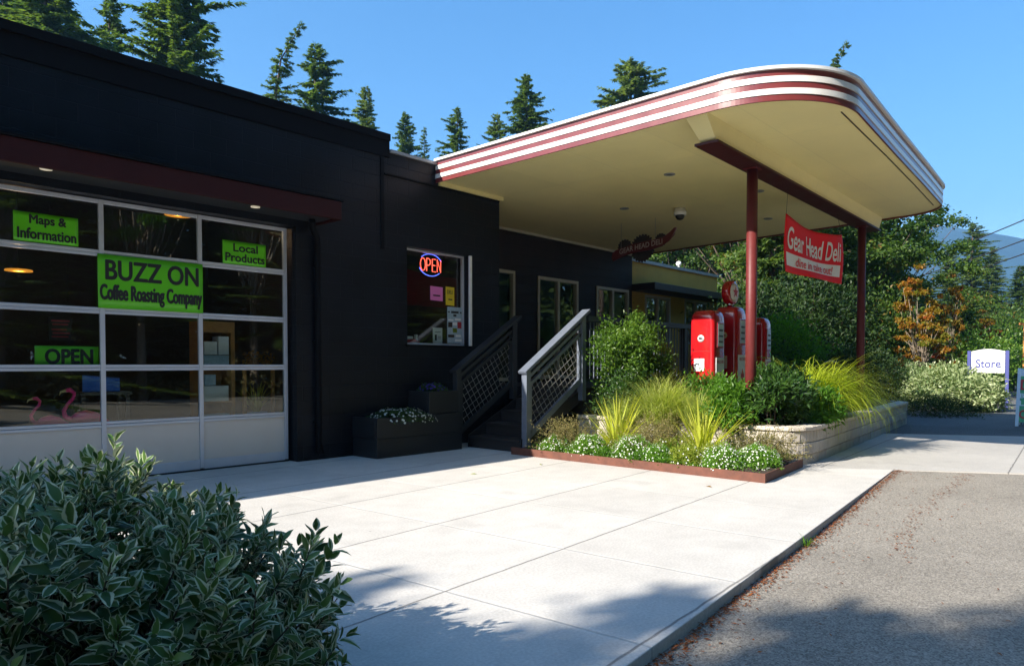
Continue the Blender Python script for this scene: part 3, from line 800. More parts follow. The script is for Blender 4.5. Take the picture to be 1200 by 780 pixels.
def clip_seg(p, dvec, poly):
    """segment of line p + t*dvec inside convex polygon (ccw)"""
    t0, t1 = -1e9, 1e9
    n = len(poly)
    for i in range(n):
        a, b_ = poly[i], poly[(i+1)%n]
        nx, nz = -(b_[1]-a[1]), (b_[0]-a[0])
        den = nx*dvec[0]+nz*dvec[1]; num = nx*(p[0]-a[0])+nz*(p[1]-a[1])
        if abs(den) < 1e-9:
            if num < 0: return None
            continue
        t = -num/den
        if den > 0: t0 = max(t0, t)
        else: t1 = min(t1, t)
    return (t0, t1) if t1 - t0 > 0.01 else None
def stair_rail(label, Yr, x0, x1, mrail, mwire, z0t, z1t):
    r_ = thing('stair_railing', (x0, Yr, 0), label, 'railing', 'stair railings')
    w2 = 0.05
    MB().box(x0-w2, x0+w2, Yr-w2, Yr+w2, 0.0, z0t-0.03).build('post', mrail, r_, bevel=0.004)
    MB().box(x1-0.1-w2, x1-0.1+w2, Yr-w2, Yr+w2, DZ-0.2, z1t-0.09).build('post', mrail, r_, bevel=0.004)
    sl = (z1t-z0t)/(x1-x0)
    h_ = MB(); h_.bar((x0-0.09, Yr, z0t-0.055), (x1+0.03, Yr, z1t+0.02), 0.16, 0.045); h_.build('handrail', mrail, r_, bevel=0.005)
    a, b_ = x0+w2, x1-0.1-w2
    zt = lambda x_: z0t + sl*(x_-x0)
    fr_ = MB()
    for off, hh in ((-0.14,0.05),(-0.27,0.05),(-1.02,0.09)):
        fr_.bar((a,Yr,zt(a)+off),(b_,Yr,zt(b_)+off),0.05,hh)
    fr_.bar((a+0.025,Yr,zt(a)-1.0),(a+0.025,Yr,zt(a)-0.27),0.05,0.05,(1,0,0)); fr_.bar((b_-0.025,Yr,zt(b_)-1.0),(b_-0.025,Yr,zt(b_)-0.27),0.05,0.05,(1,0,0))
    fr_.build('panel_frame', mrail, r_)
    poly = [(a+0.05,zt(a+0.05)-0.99),(b_-0.05,zt(b_-0.05)-0.99),(b_-0.05,zt(b_-0.05)-0.29),(a+0.05,zt(a+0.05)-0.29)]
    du = Vector((1,sl)).normalized(); dv = Vector((-du.y,du.x))
    wm = MB(); o0 = Vector(poly[0])
    for k in range(-8, 24):
        for dd, pp in ((du, o0+dv*(0.1*k)), (dv, o0+du*(0.1*k))):
            t = clip_seg(pp, dd, poly)
            if t:
                p, q = pp+dd*t[0], pp+dd*t[1]
                wm.tube([(p.x,Yr,p.y),(q.x,Yr,q.y)], 0.0036, 5)
    wm.build('wire_mesh', mwire, r_)
    return r_
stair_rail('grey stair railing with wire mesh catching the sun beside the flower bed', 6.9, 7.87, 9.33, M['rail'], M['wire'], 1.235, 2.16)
stair_rail('dark stair railing with wire mesh in shade by the planter boxes', 8.1, 7.60, 9.0, M['rail_dark'], M['wire'], 1.24, 2.10)  # same railing as the sunlit one, its shade put into darker paint
dr = thing('deck_railing', (12.8, 6.9, DZ), 'black deck railing with thin pickets behind the green shrub and pumps', 'railing')
MB().box(9.32, 16.4, 6.83, 6.97, 2.0, 2.09).build('top_rail', M['rail_dark'], dr)
MB().box(9.32, 16.4, 6.88, 6.92, 1.02, 1.07).build('bottom_rail', M['rail_dark'], dr)
for k in range(4): MB().box(10.6+k*1.9, 10.7+k*1.9, 6.85, 6.95, DZ, 1.999).build('post', M['rail_dark'], dr)
b_ = MB(); xx = 9.45
while xx < 16.3: b_.box(xx, xx+0.016, 6.892, 6.908, 1.071, 1.999); xx += 0.105
b_.build('pickets', M['rail'], dr)

# ------------------------------------------------------------------ planter boxes by the wall
pb = thing('planter_box', (6.75, 8.2, 0), 'low black timber planter box of white flowers against the dark wall', 'planter', 'black timber planter boxes')
p_ = MB()
p_.box(5.93, 7.54, 7.93, 7.98, 0, 0.27); p_.box(5.93, 7.54, 7.925, 7.98, 0.273, 0.56)
p_.box(5.93, 5.98, 7.98, 8.495, 0, 0.27); p_.box(5.925, 5.98, 7.98, 8.495, 0.273, 0.56)
p_.box(7.49, 7.54, 7.98, 8.495, 0, 0.56)
p_.build('side_boards', M['planter_wood'], pb, bevel=0.004)
MB().box(5.985, 7.48, 7.985, 8.49, 0.35, 0.50).build('soil', M['soil'], pb)
pb2 = thing('planter_box', (7.2, 8.25, 0.5), 'raised upper black timber planter box of blue flowers under the window', 'planter', 'black timber planter boxes')
p_ = MB(); p_.box(6.94, 7.54, 8.0, 8.05, 0.562, 0.90); p_.box(6.94, 6.99, 8.05, 8.495, 0.562, 0.90); p_.box(7.49, 7.54, 8.05, 8.495, 0.562, 0.90); p_.build('side_boards', M['planter_wood'], pb2, bevel=0.004)
MB().box(6.995, 7.485, 8.055, 8.49, 0.6, 0.86).build('soil', M['soil'], pb2)

# ------------------------------------------------------------------ corten bed and stone planter
cb_ = thing('flower_bed_edging', (8.3, 4.6, 0), 'rusty steel edging strip round the low flower bed', 'edging')
e_ = MB(); pts = [(7.57,6.95),(7.585,3.17),(9.05,3.325)]
e_.prism([(7.57,6.93),(7.585,3.17),(7.60,3.192),(7.585,6.93)], -0.02, 0.105); e_.prism([(7.6,3.172),(9.10,3.318),(9.10,3.333),(7.6,3.188)], -0.02, 0.104)
e_.build('steel_strip', M['corten'], cb_)
# bed soil: uneven sheet
def soil_patch(name, x0, x1, y0f, y1, zf, nx, ny, seed, label):
    r_ = np.random.default_rng(seed)
    xs_ = np.linspace(x0,x1,nx); V = []
    for i, a in enumerate(xs_):
        for j in range(ny):
            t = j/(ny-1); yy = y0f(a)*(1-t)+y1*t
            V.append((a,yy,zf(a,yy)+r_.normal(0,0.012)))
    id_ = np.arange(nx*ny).reshape(nx,ny)
    F_ = np.stack([id_[:-1,:-1], id_[1:,:-1], id_[1:,1:], id_[:-1,1:]], -1).reshape(-1,4)
    return tag(np_mesh(name, V, F_, M['soil'], smooth=True), kind='structure')
soil_patch('bed_soil', 7.59, 9.12, lambda a: 3.2+(a-7.59)*0.1, 6.92, lambda a,b: 0.07+0.05*(a-7.59), 22, 44, 3, None)
sp = thing('stone_planter', (13, 4.5, 0), 'curved pale cast stone planter wall along the pavement', 'planter')
def planter_front(x): return 3.29 + (x-9.1)*0.0947
path = [(9.12,6.9),(9.11,5.0),(9.10,3.72)]
path += [(9.10+0.36-0.36*math.cos(t), 3.72-0.36*math.sin(t)) for t in np.linspace(0.15,1.48,7)]
path += [(x_, planter_front(x_)) for x_ in np.linspace(9.8,17.44,18)] + [(17.55,4.6),(17.6,6.0)]
def densify(path, step):
    pts_ = [Vector(p) for p in path]; cum = [0]
    for a, b in zip(pts_[:-1], pts_[1:]): cum.append(cum[-1]+(b-a).length)
    return pts_, cum
def at(pts_, cum, s):
    s = max(0, min(s, cum[-1]-1e-6))
    for i in range(len(cum)-1):
        if s <= cum[i+1]:
            t = (s-cum[i])/(cum[i+1]-cum[i]); return pts_[i].lerp(pts_[i+1], t)
pts_, cum = densify(path, 0.1)
def course(name, z0, z1, out, block, shift, m, gap=0.006, seed=1):
    mb = MB(); rr = random.Random(seed); s = -shift
    while s < cum[-1]:
        a = max(0.0, s+gap/2); e = min(cum[-1], s+block-gap/2)
        if e-a > 0.03:
            nseg = 4 if a < cum[10] and e > cum[2] else 1
            j = rr.uniform(-0.006,0.006); ro, ri = [], []
            for k in range(nseg+1):
                q = a+(e-a)*k/nseg; p = at(pts_,cum,q); tt = (at(pts_,cum,q+0.02)-at(pts_,cum,q-0.02)).normalized()
                nr = Vector((tt.y,-tt.x))      # towards the pavement
                ro.append(p+nr*(out+j)); ri.append(p-nr*0.22)
            for k in range(nseg):
                mb.hexa([(ro[k].x,ro[k].y,z0),(ro[k+1].x,ro[k+1].y,z0),(ri[k+1].x,ri[k+1].y,z0),(ri[k].x,ri[k].y,z0)],
                        [(ro[k].x,ro[k].y,z1),(ro[k+1].x,ro[k+1].y,z1),(ri[k+1].x,ri[k+1].y,z1),(ri[k].x,ri[k].y,z1)])
        s += block
    return mb.build(name, m, sp, bevel=0.012)
course('base_course', -0.01, 0.125, -0.02, 0.45, 0.0, M['stone'], seed=1)
course('block_course', 0.130, 0.280, 0.0, 0.45, 0.22, M['stone'], seed=2)
course('block_course', 0.285, 0.435, 0.0, 0.45, 0.05, M['stone'], seed=3)
course('cap_stone', 0.440, 0.495, 0.035, 0.62, 0.3, M['stone_cap'], seed=4)
soil_patch('planter_soil', 9.3, 17.4, lambda a: planter_front(a)+0.2 if a>9.5 else 3.75, 6.9, lambda a,b: 0.44+0.13*min(1,max(0,(b-3.7)/1.5)), 60, 26, 4, None)

# ------------------------------------------------------------------ signs on the garage door
def door_sign(name, label, x0, x1, z0, z1, y, lines, m=None, mi=None, bold=0.012, cat='sign'):
    """flat printed sheet facing the road; lines = (text, x0, x1, z0, z1) in fractions of the sheet"""
    t = thing(name, ((x0+x1)/2, y, z0), label, cat)
    nx, nz_ = 14, 6
    V = []; 
    for i in range(nx+1):
        for j in range(nz_+1):
            a, b = i/nx, j/nz_
            V.append((x0+(x1-x0)*a, y + 0.0025*math.sin(7*a+3*b) + 0.0015*math.sin(17*a-9*b), z0+(z1-z0)*b))
    id_ = np.arange((nx+1)*(nz_+1)).reshape(nx+1, nz_+1)
    F_ = np.stack([id_[:-1,:-1], id_[1:,:-1], id_[1:,1:], id_[:-1,1:]], -1).reshape(-1,4)
    o = np_mesh('sheet', V, F_, m or M['sign_green'], t, smooth=True)
    so = o.modifiers.new('thickness', 'SOLIDIFY'); so.thickness = 0.002; so.offset = 1
    L_ = MB()
    for (s, a0, a1, b0, b1) in lines:
        v, f = text_mesh(s, (x0+(x1-x0)*a0, y-0.0065, z0+(z1-z0)*b0), (1,0,0), (0,0,1), (x1-x0)*(a1-a0), (z1-z0)*(b1-b0), (0,-1,0), 0.0, 0.0)
        for q_,(ox,oz) in enumerate(((0,0),(1,0),(-1,0),(0,1),(0,-1),(0.7,0.7),(-0.7,-0.7),(0.7,-0.7),(-0.7,0.7))):
            e_ = (z1-z0)*(b1-b0)*bold
            L_.add([(p_.x+ox*e_, p_.y-0.00012*q_, p_.z+oz*e_) for p_ in v], f)
    L_.build('lettering', mi or M['ink'], t)
    return t
door_sign('shop_sign', 'small green sign reading Maps & Information in the top row of the glass door', 1.937, 2.526, 2.572, 2.872, 8.652,
          [('Maps &', 0.24, 0.80, 0.54, 0.93), ('Information', 0.06, 0.96, 0.10, 0.46)], bold=0.035)
door_sign('shop_sign', 'small green sign reading Local Products at the upper corner of the glass door', 4.124, 4.703, 2.566, 2.856, 8.652,
          [('Local', 0.24, 0.80, 0.56, 0.90), ('Products', 0.06, 0.96, 0.12, 0.47)], bold=0.035)
door_sign('shop_banner', 'large bright green Buzz On coffee roasting banner across the middle of the door', 2.708, 3.868, 1.925, 2.52, 8.644,
          [('BUZZ ON', 0.07, 0.95, 0.54, 0.90), ('Coffee Roasting Company', 0.02, 0.985, 0.08, 0.44)], bold=0.035, cat='banner')
door_sign('shop_sign', 'green sign reading OPEN standing inside the glass door', 2.13, 2.74, 1.275, 1.50, 8.76,
          [('OPEN', 0.16, 0.90, 0.16, 0.84)], bold=0.05)

# ------------------------------------------------------------------ things seen through the door and the window
def flamingo(x, y, z, s, label):
    t = thing('flamingo_ornament', (x, y, 0.03), label, 'ornament', 'pink flamingos behind the glass door')
    b = MB()
    rings = []
    for k, (dx, dz, r) in enumerate(((-0.16,0.02,0.02),(-0.10,0.03,0.065),(0.0,0.035,0.085),(0.10,0.02,0.07),(0.2,-0.02,0.03),(0.26,-0.05,0.006))):
        rings.append([(x+0.1+dx*s, y+math.cos(a)*r*0.8*s, z+dz*s+math.sin(a)*r*s) for a in np.linspace(0,2*math.pi,14,endpoint=False)])
    b.loft(rings); b.build('body', M['flamingo'], t)
    nk = MB(); pth = [(-0.15,0.02),(-0.20,0.06),(-0.21,0.12),(-0.17,0.19),(-0.12,0.25),(-0.11,0.30),(-0.15,0.335),(-0.19,0.33)]
    nk.tube([(x+0.1+a*s, y, z+b_*s) for a,b_ in pth], [0.03*s,0.025*s,0.02*s,0.018*s,0.017*s,0.017*s,0.024*s,0.02*s], 10); nk.build('neck', M['flamingo'], t)
    bk = MB(); bk.tube([(x+0.1-0.19*s,y,z+0.33*s),(x+0.1-0.235*s,y,z+0.315*s),(x+0.1-0.25*s,y,z+0.28*s)], [0.016*s,0.012*s,0.003*s], 8); bk.build('beak', M['flamingo_beak'], t)
    for dy in (-0.02, 0.02):
        MB().tube([(x+0.12,y+dy,z-0.02),(x+0.12,y+dy,0.03)], 0.005, 6).build('leg', M['chrome'], t)
flamingo(2.54, 8.86, 0.67, 1.05, 'larger pink flamingo ornament with its body showing behind the door')
flamingo(2.19, 8.86, 0.655, 0.85, 'smaller pink flamingo ornament with a low body behind the door')
def pendant(x, y, z, r, label, m):
    t = thing('pendant_lamp', (x, y, 4.0), label, 'lamp', 'orange pendant lamps inside the shop')
    MB().lathe([(r,0),(r*0.96,0.018),(r*0.3,0.03)], (x,y,z), n=24).build('lamp_shade', m, t)
    MB().tube([(x,y,z+0.03),(x,y,4.0)], 0.006, 6).build('cord', M['black'], t)
    lp = bpy.data.objects.new('lamp_light', bpy.data.lights.new('lamp_light','POINT')); COL.objects.link(lp); lp.parent = t
    lp.location = (0,0,z-0.06-4.0); lp.data.energy = 2.0*(r/0.15); lp.data.color = (1.0,0.66,0.36); lp.data.shadow_soft_size = 0.0
pendant(2.40, 10.5, 2.46, 0.15, 'orange disc pendant lamp hanging low behind the second row of panes', M['lamp_orange'])
pendant(4.32, 10.4, 3.43, 0.19, 'orange disc pendant lamp hanging high behind the top row of panes', M['lamp_orange'])
pendant(7.18, 11.2, 2.93, 0.10, 'small warm lamp glowing inside the counter window, upper of two', M['lamp_warm'])
pendant(7.05, 11.0, 2.56, 0.10, 'small warm lamp glowing inside the counter window, lower of two', M['lamp_warm'])
sh = thing('display_rack', (4.25, 9.2, 0.03), 'wooden display rack with pale boxes behind the glass door', 'rack')
f_ = MB(); f_.box(4.02,4.07,9.1,9.4,0.03,1.86); f_.box(4.44,4.49,9.1,9.4,0.03,1.86); f_.box(4.07,4.44,9.1,9.4,1.72,1.86); f_.box(4.07,4.44,9.385,9.4,0.03,1.72); f_.build('rack_frame', M['wood'], sh)
for zz in (0.35,0.8,1.25): MB().box(4.071,4.439,9.1,9.38,zz,zz+0.02).build('shelf', M['wood'], sh)
rr = random.Random(3)
for k,(bx,bz,bw,bh,mn) in enumerate(((4.08,1.272,0.34,0.15,'poster_blue'),(4.09,1.43,0.17,0.17,'paper'),(4.28,1.43,0.14,0.24,'paper'),(4.08,0.822,0.33,0.2,'paper'),(4.09,1.03,0.15,0.14,'poster_blue'),(4.08,0.372,0.34,0.28,'paper'))):
    tag(MB().box(bx,bx+bw,9.12,9.3,bz,bz+bh).build('packet', M[mn], loc=(bx,9.12,bz), bevel=0.004),
        ['blue packet lying across the upper rack shelf','white packet on top of the blue one','tall white packet at the rack post','wide pale packet on the middle rack shelf','small blue packet stacked on the middle shelf','large pale carton on the lowest rack shelf'][k], 'packet', 'packets on the wooden display rack')
rng = np.random.default_rng(11)
def tuft(name, label, cat, center, n, L, W, elev, droop, m, seed, spread=0.1, az=None, group=None, nseg=5, zjit=0.02):
    r_ = np.random.default_rng(seed)
    a = r_.uniform(0,2*np.pi,n) if az is None else r_.normal(az[0], az[1], n)
    rad = spread*np.sqrt(r_.random(n))
    th = r_.uniform(0, 2*np.pi, n)
    P = np.stack([center[0]+rad*np.cos(th), center[1]+rad*np.sin(th), center[2]+r_.uniform(-zjit,zjit,n)],1)
    V,F = blades(P, a, r_.uniform(*elev,n), r_.uniform(L[0],L[1],n), r_.uniform(W[0],W[1],n), r_.uniform(*droop,n), nseg)
    o = np_mesh(name, V, F, m, attrs={'tone': np.repeat(np.clip(r_.normal(0.5,0.25,n),0,1), (nseg+1)*2)}, smooth=True, loc=center)
    return tag(o, label, cat, group)
pt = thing('potted_yucca', (4.78,9.1,0.03), 'spiky green potted plant on a stand behind the glass door', 'plant')
MB().lathe([(0.12,0.03),(0.12,0.4),(0.15,0.66),(0.13,0.66)], (4.78,9.1,0), n=18).build('pot', M['poster_blue'], pt)
o = tuft('leaf_blades', None, None, (4.78,9.1,0.66), 70, (0.3,0.5), (0.018,0.03), (0.5,1.5), (0.2,0.9), M['yucca'], 4, 0.05); o.parent = pt; o.location = Vector((4.78,9.1,0.66))-Vector(pt.location)
of = thing('orange_flowers', (4.8,9.0,1.27), 'bunch of orange flowers low behind the right of the glass door', 'flowers')
r_ = np.random.default_rng(8); n = 160
P = np.stack([r_.uniform(4.6,5.0,n), r_.uniform(9.0,9.12,n), 1.3+r_.random(n)*0.2*np.exp(-((np.linspace(0,1,n)-0.3)/0.5)**2)],1)
V,F = leaves(P, r_.normal(0,1,(n,3)), r_.normal(0,1,(n,3)), 0.05, 0.04)
np_mesh('petals', V, F, M['vine_maple'], of, attrs={'tone': np.full(n*4,0.6)})
MB().box(4.55,5.02,8.95,9.2,1.24,1.27).build('flower_tray', M['wood'], of)
for xx in (4.56, 4.97): MB().box(xx,xx+0.04,9.0,9.04,0.03,1.239).build('leg', M['wood'], of)
bc = MB(); bc.prism([(2.72,9.25),(3.12,9.25),(3.2,9.5),(2.8,9.5)], lambda p: 0.98, lambda p: 1.0+0.22*max(0,(p[0]-2.6)/0.6)*0.4+ (0.16 if p[1]<9.3 and p[0]<2.8 else 0.05))
tag(bc.build('folded_cloth', M['blue_cloth'], loc=(2.9,9.3,0.98)), 'bright blue folded cloth on a table behind the glass door', 'cloth')
tbl = thing('side_table', (2.95,9.4,0.03), 'dark side table behind the glass door under a blue cloth', 'table')
MB().box(2.68,3.24,9.2,9.55,0.94,0.978).build('tabletop', M['interior_floor'], tbl)
for a,b_ in ((2.7,9.22),(3.18,9.22),(2.7,9.49),(3.18,9.49)): MB().box(a,a+0.04,b_,b_+0.04,0.03,0.939).build('leg', M['interior_floor'], tbl)
bs = thing('notice_board', (2.55,9.3,1.56), 'brown notice board with pale lettering hanging behind the glass door', 'sign')
MB().box(2.40,2.64,9.3,9.32,1.58,1.84).build('board', M['brown_trim'], bs, bevel=0.01)
b_ = MB()
for k,zz in enumerate((1.79,1.75,1.69,1.65,1.61)): b_.box(2.43+0.01*(k%2),2.61-0.015*(k%3),9.292,9.299,zz,zz+0.018)
b_.build('lettering', M['maroon'], bs)
MB().tube([(2.44,9.31,1.84),(2.44,9.31,3.99)],0.003,5).build('cord', M['black'], bs)
MB().tube([(2.60,9.31,1.84),(2.60,9.31,3.99)],0.003,5).build('cord', M['black'], bs)

# neon sign and papers in the counter window
ns = thing('neon_sign', (7.6,8.68,2.75), 'lit neon sign with red OPEN in a blue oval in the window', 'neon sign')
nn = MB(); y_ = 8.70
def stroke(pts, r=0.008, m=0, mb=nn): mb.tube([(p[0],y_,p[1]) for p in pts], r, 7, m)
def el(cx,cz,a,b,t0,t1,n=18): return [(cx+a*math.cos(t), cz+b*math.sin(t)) for t in np.linspace(t0,t1,n)]
lx, lw, lz, lh = 7.37, 0.105, 2.80, 0.20
stroke(el(lx+lw/2,lz+lh/2,lw/2,lh/2,0,2*math.pi,22))
x0=lx+lw+0.025; stroke([(x0,lz),(x0,lz+lh)]); stroke([(x0,lz+lh)]+el(x0+0.035,lz+lh*0.73,0.045,lh*0.27,math.pi/2,-math.pi/2,9)+[(x0,lz+lh*0.46)])
x0+=lw+0.015; stroke([(x0+0.07,lz+lh),(x0,lz+lh),(x0,lz),(x0+0.07,lz)]); stroke([(x0,lz+lh*0.5),(x0+0.06,lz+lh*0.5)])
x0+=lw; stroke([(x0,lz),(x0,lz+lh),(x0+0.075,lz),(x0+0.075,lz+lh)])
nn.build('red_letters', M['neon_red'], ns)
nb_ = MB(); stroke(el(7.585,2.90,0.25,0.175,math.radians(25),math.radians(140),20),0.007,0,nb_); stroke(el(7.585,2.90,0.25,0.175,math.radians(200),math.radians(318),20),0.007,0,nb_)
nb_.build('blue_arcs', M['neon_blue'], ns)
c_ = MB(); 
for xx in (7.45,7.72): c_.tube([(xx,8.715,3.0),(xx,8.715,3.09)],0.003,5)
c_.box(7.36,7.81,8.71,8.716,2.895,2.905); c_.build('backing_wires', M['black'], ns)
def sheet(name, label, x0, x1, z0, z1, y, m, marks, tilt=0.0, cat='paper'):
    t = thing(name, ((x0+x1)/2, y, z0), label, cat)
    MB().hexa([(x0,y,z0),(x1,y,z0+tilt),(x1,y+0.003,z0+tilt),(x0,y+0.003,z0)],[(x0,y,z1),(x1,y,z1+tilt),(x1,y+0.003,z1+tilt),(x0,y+0.003,z1)]).build('sheet', m, t)
    groups = {}
    for (a0,a1,b0,b1,mi) in marks: groups.setdefault(mi, []).append((a0,a1,b0,b1))
    for mi, ms in groups.items():
        q = MB()
        for (a0,a1,b0,b1) in ms: q.box(x0+(x1-x0)*a0,x0+(x1-x0)*a1,y-0.004,y-0.001,z0+(z1-z0)*b0,z0+(z1-z0)*b1)
        q.build('printing', M[mi], t)
    return t
sheet('paper_notice','pink paper notice taped inside the counter window',7.50,7.765,2.33,2.555,8.612,M['pink_paper'],[(0.22,0.78,0.30,0.40,'ink')],-0.006,'notice')
t = sheet('paper_notice','yellow paper notice reading DELI taped beside the pink one',7.83,8.02,2.27,2.57,8.612,M['yellow_paper'],[(0.3,0.75,0.28,0.35,'ink')],-0.004,'notice')
L_=MB(); v,f=text_mesh('DELI',(7.862,8.608,2.455),(1,0,0),(0,0,1),0.115,0.062,(0,-1,0),0.0,0.01); L_.add(v,f); L_.build('lettering',M['ink'],t)
sheet('poster','pale blue event poster in the lower corner of the counter window',7.865,8.195,1.65,2.245,8.612,M['poster_blue'],
      [(0.05,0.15,0.84,0.88,'ink'),(0.25,0.75,0.83,0.89,'ink'),(0.85,0.95,0.84,0.88,'ink'),(0.40,0.60,0.74,0.80,'ink'),(0.05,0.32,0.44,0.58,'brown_trim'),(0.68,0.94,0.42,0.60,'maroon'),(0.36,0.64,0.30,0.42,'lime_mound'),(0.04,0.45,0.16,0.24,'brown_trim'),(0.36,0.64,0.5,0.58,'paper'),(0.5,0.95,0.05,0.12,'paper'),(0.06,0.4,0.62,0.66,'paper'),(0.5,0.9,0.64,0.69,'paper'),(0.55,0.9,0.18,0.24,'paper')],0.0,'poster')
sheet('paper_leaflet','white paper leaflet leaning on the window shelf beside the poster',7.645,7.85,1.605,1.90,8.72,M['paper'],[(0.2,0.4,0.3,0.62,'ink'),(0.2,0.8,0.75,0.78,'ink'),(0.5,0.85,0.4,0.43,'ink'),(0.5,0.85,0.5,0.53,'ink')],0.0,'leaflet')
tc_ = thing('toy_car', (7.22,8.80,1.60), 'red and white toy car on the window shelf', 'toy')
rings=[]
for dx,h0,h1,wd in ((-0.17,0.03,0.06,0.03),(-0.13,0.025,0.09,0.05),(-0.02,0.025,0.10,0.055),(0.08,0.025,0.11,0.055),(0.17,0.03,0.08,0.045)):
    rings.append([(7.22+dx,8.80+a*wd,1.60+z_) for a,z_ in ((-1,h0),(1,h0),(1,(h0+h1)/2+0.01),(0.7,h1),(-0.7,h1),(-1,(h0+h1)/2+0.01))])
MB().loft(rings).build('body', M['pump_red'], tc_)
MB().box(7.16,7.28,8.77,8.83,1.70,1.75).build('cabin', M['paper'], tc_, bevel=0.01)
MB().box(7.06,7.10,8.78,8.82,1.68,1.80).build('spoiler', M['paper'], tc_, bevel=0.005)
MB().box(7.34,7.37,8.77,8.83,1.68,1.78).build('tail_fin', M['paper'], tc_, bevel=0.005)
for dx in (-0.11,0.10):
    for dy in (-0.06,0.045): MB().lathe([(0.03,0),(0.03,0.016)], (7.22+dx,8.80+dy,1.632), (0,1,0), 14).build('wheel', M['black'], tc_)

# ------------------------------------------------------------------ hanging banner and pepper sign
hb = thing('hanging_banner', (12.0,4.15,2.7), 'red Gear Head Deli banner with white strip hung between the canopy posts', 'banner')
BX0,BX1,BZ0,BZ1 = 10.62,13.05,2.70,3.56
def ban(a, b):
    sag = -0.10*4*a*(1-a)*b
    return (BX0+(BX1-BX0)*a + 0.05*(1-b)*(1-a) , 4.15 + 0.035*math.sin(3.1*a+1.0) + 0.045*math.sin(math.pi*b)*math.sin(math.pi*a) + 0.02*math.sin(9*a+4*b), BZ0+(BZ1-BZ0)*b + sag)
nx,nz_=40,16
V=[ban(i/nx,j/nz_) for i in range(nx+1) for j in range(nz_+1)]
id_=np.arange((nx+1)*(nz_+1)).reshape(nx+1,nz_+1)
F_=np.stack([id_[:-1,:-1],id_[1:,:-1],id_[1:,1:],id_[:-1,1:]],-1).reshape(-1,4)
o=np_mesh('cloth',V,F_,M['banner_red'],hb,smooth=True); so=o.modifiers.new('thickness','SOLIDIFY'); so.thickness=0.002; so.offset=1
nx2=30
V=[]
for i in range(nx2+1):
    for j in range(7):
        p=ban(0.045+0.91*i/nx2, 0.13+0.24*j/6); V.append((p[0],p[1]-0.003,p[2]))
id_=np.arange((nx2+1)*7).reshape(nx2+1,7); F_=np.stack([id_[:-1,:-1],id_[1:,:-1],id_[1:,1:],id_[:-1,1:]],-1).reshape(-1,4)
np_mesh('white_strip',V,F_,M['banner_white'],hb,smooth=True)
def ban_text(s, a0,a1,b0,b1, bold, shear, m, off):
    v,f=text_mesh(s,(0,0,0),(1,0,0),(0,0,1),1,1,(0,0,0),0,bold,shear)
    out=[]
    for p in v:
        q=ban(a0+(a1-a0)*p.x, b0+(b1-b0)*p.z); out.append((q[0],q[1]-off,q[2]))
    L=MB(); L.add(out,f); return L.build('lettering',m,hb)
ban_text('Gear Head Deli',0.05,0.95,0.44,0.84,0.014,0.0,M['banner_white'],0.008)
ban_text('dine in take out!',0.20,0.84,0.155,0.33,0.006,0.25,M['banner_red'],0.010)
for a in (0.01,0.99):
    p=ban(a,0.99); MB().tube([p,(p[0],beam_y(p[0])+0.0,3.94)],0.003,6).build('rope',M['brown_trim'],hb)

PSX = 12.35
ps = thing('pepper_sign', (PSX,7.7,3.6), 'red chili pepper sign with dark gear wheels hanging on chains under canopy', 'sign')
def PY(s): return 8.44-s      # s runs left to right as read
top=[(0.0,3.50),(0.02,3.60),(0.10,3.655),(0.3,3.70),(0.5,3.735),(0.8,3.765),(1.05,3.775),(1.22,3.80),(1.35,3.87),(1.45,3.95)]
bot=[(1.50,3.95),(1.44,3.82),(1.33,3.71),(1.15,3.62),(0.9,3.575),(0.6,3.565),(0.35,3.535),(0.15,3.475),(0.05,3.44)]
poly=top+bot
pp=MB(); pp.plate([(PY(s),z) for s,z in poly],(PSX,0,0),(0,1,0),(0,0,1),(-1,0,0),0.05); pp.build('pepper_board',M['pepper_red'],ps,bevel=0.006)
def gear(cs,cz,r,teeth,name='gear_wheel'):
    pts=[]
    for k in range(teeth*4):
        a=2*math.pi*k/(teeth*4); rr_=r if k%4<2 else r*0.90
        pts.append((PY(cs)+rr_*math.cos(a),cz+rr_*math.sin(a)))
    g=MB(); g.plate(pts,(PSX+0.012,0,0),(0,1,0),(0,0,1),(1,0,0),0.03); g.build(name,M['gear_steel'],ps)
gear(0.28,3.70,0.17,16); gear(0.70,3.64,0.28,24); gear(1.12,3.76,0.13,14)
L_=MB(); v,f=text_mesh('GEAR HEAD DELI',(PSX-0.053,0,0),(0,-1,0),(0,0,1),1.0,1.0,(-1,0,0),0.0,0.01)
out=[]
for p in v:
    s=-p.y; s=0.20+s*1.0; zc=np.interp(s,[0.0,0.5,1.2],[3.53,3.60,3.665]); out.append((p.x,PY(s),zc+p.z*0.105))
L_.add(out,f); L_.build('lettering',M['pale_letter'],ps)
ch=MB()
for s,z in ((0.22,3.70),(1.02,3.78)): ch.tube([(PSX-0.02,PY(s),z-0.03),(PSX-0.02,PY(s),4.199)],0.004,5)
ch.build('chain',M['wire'],ps)

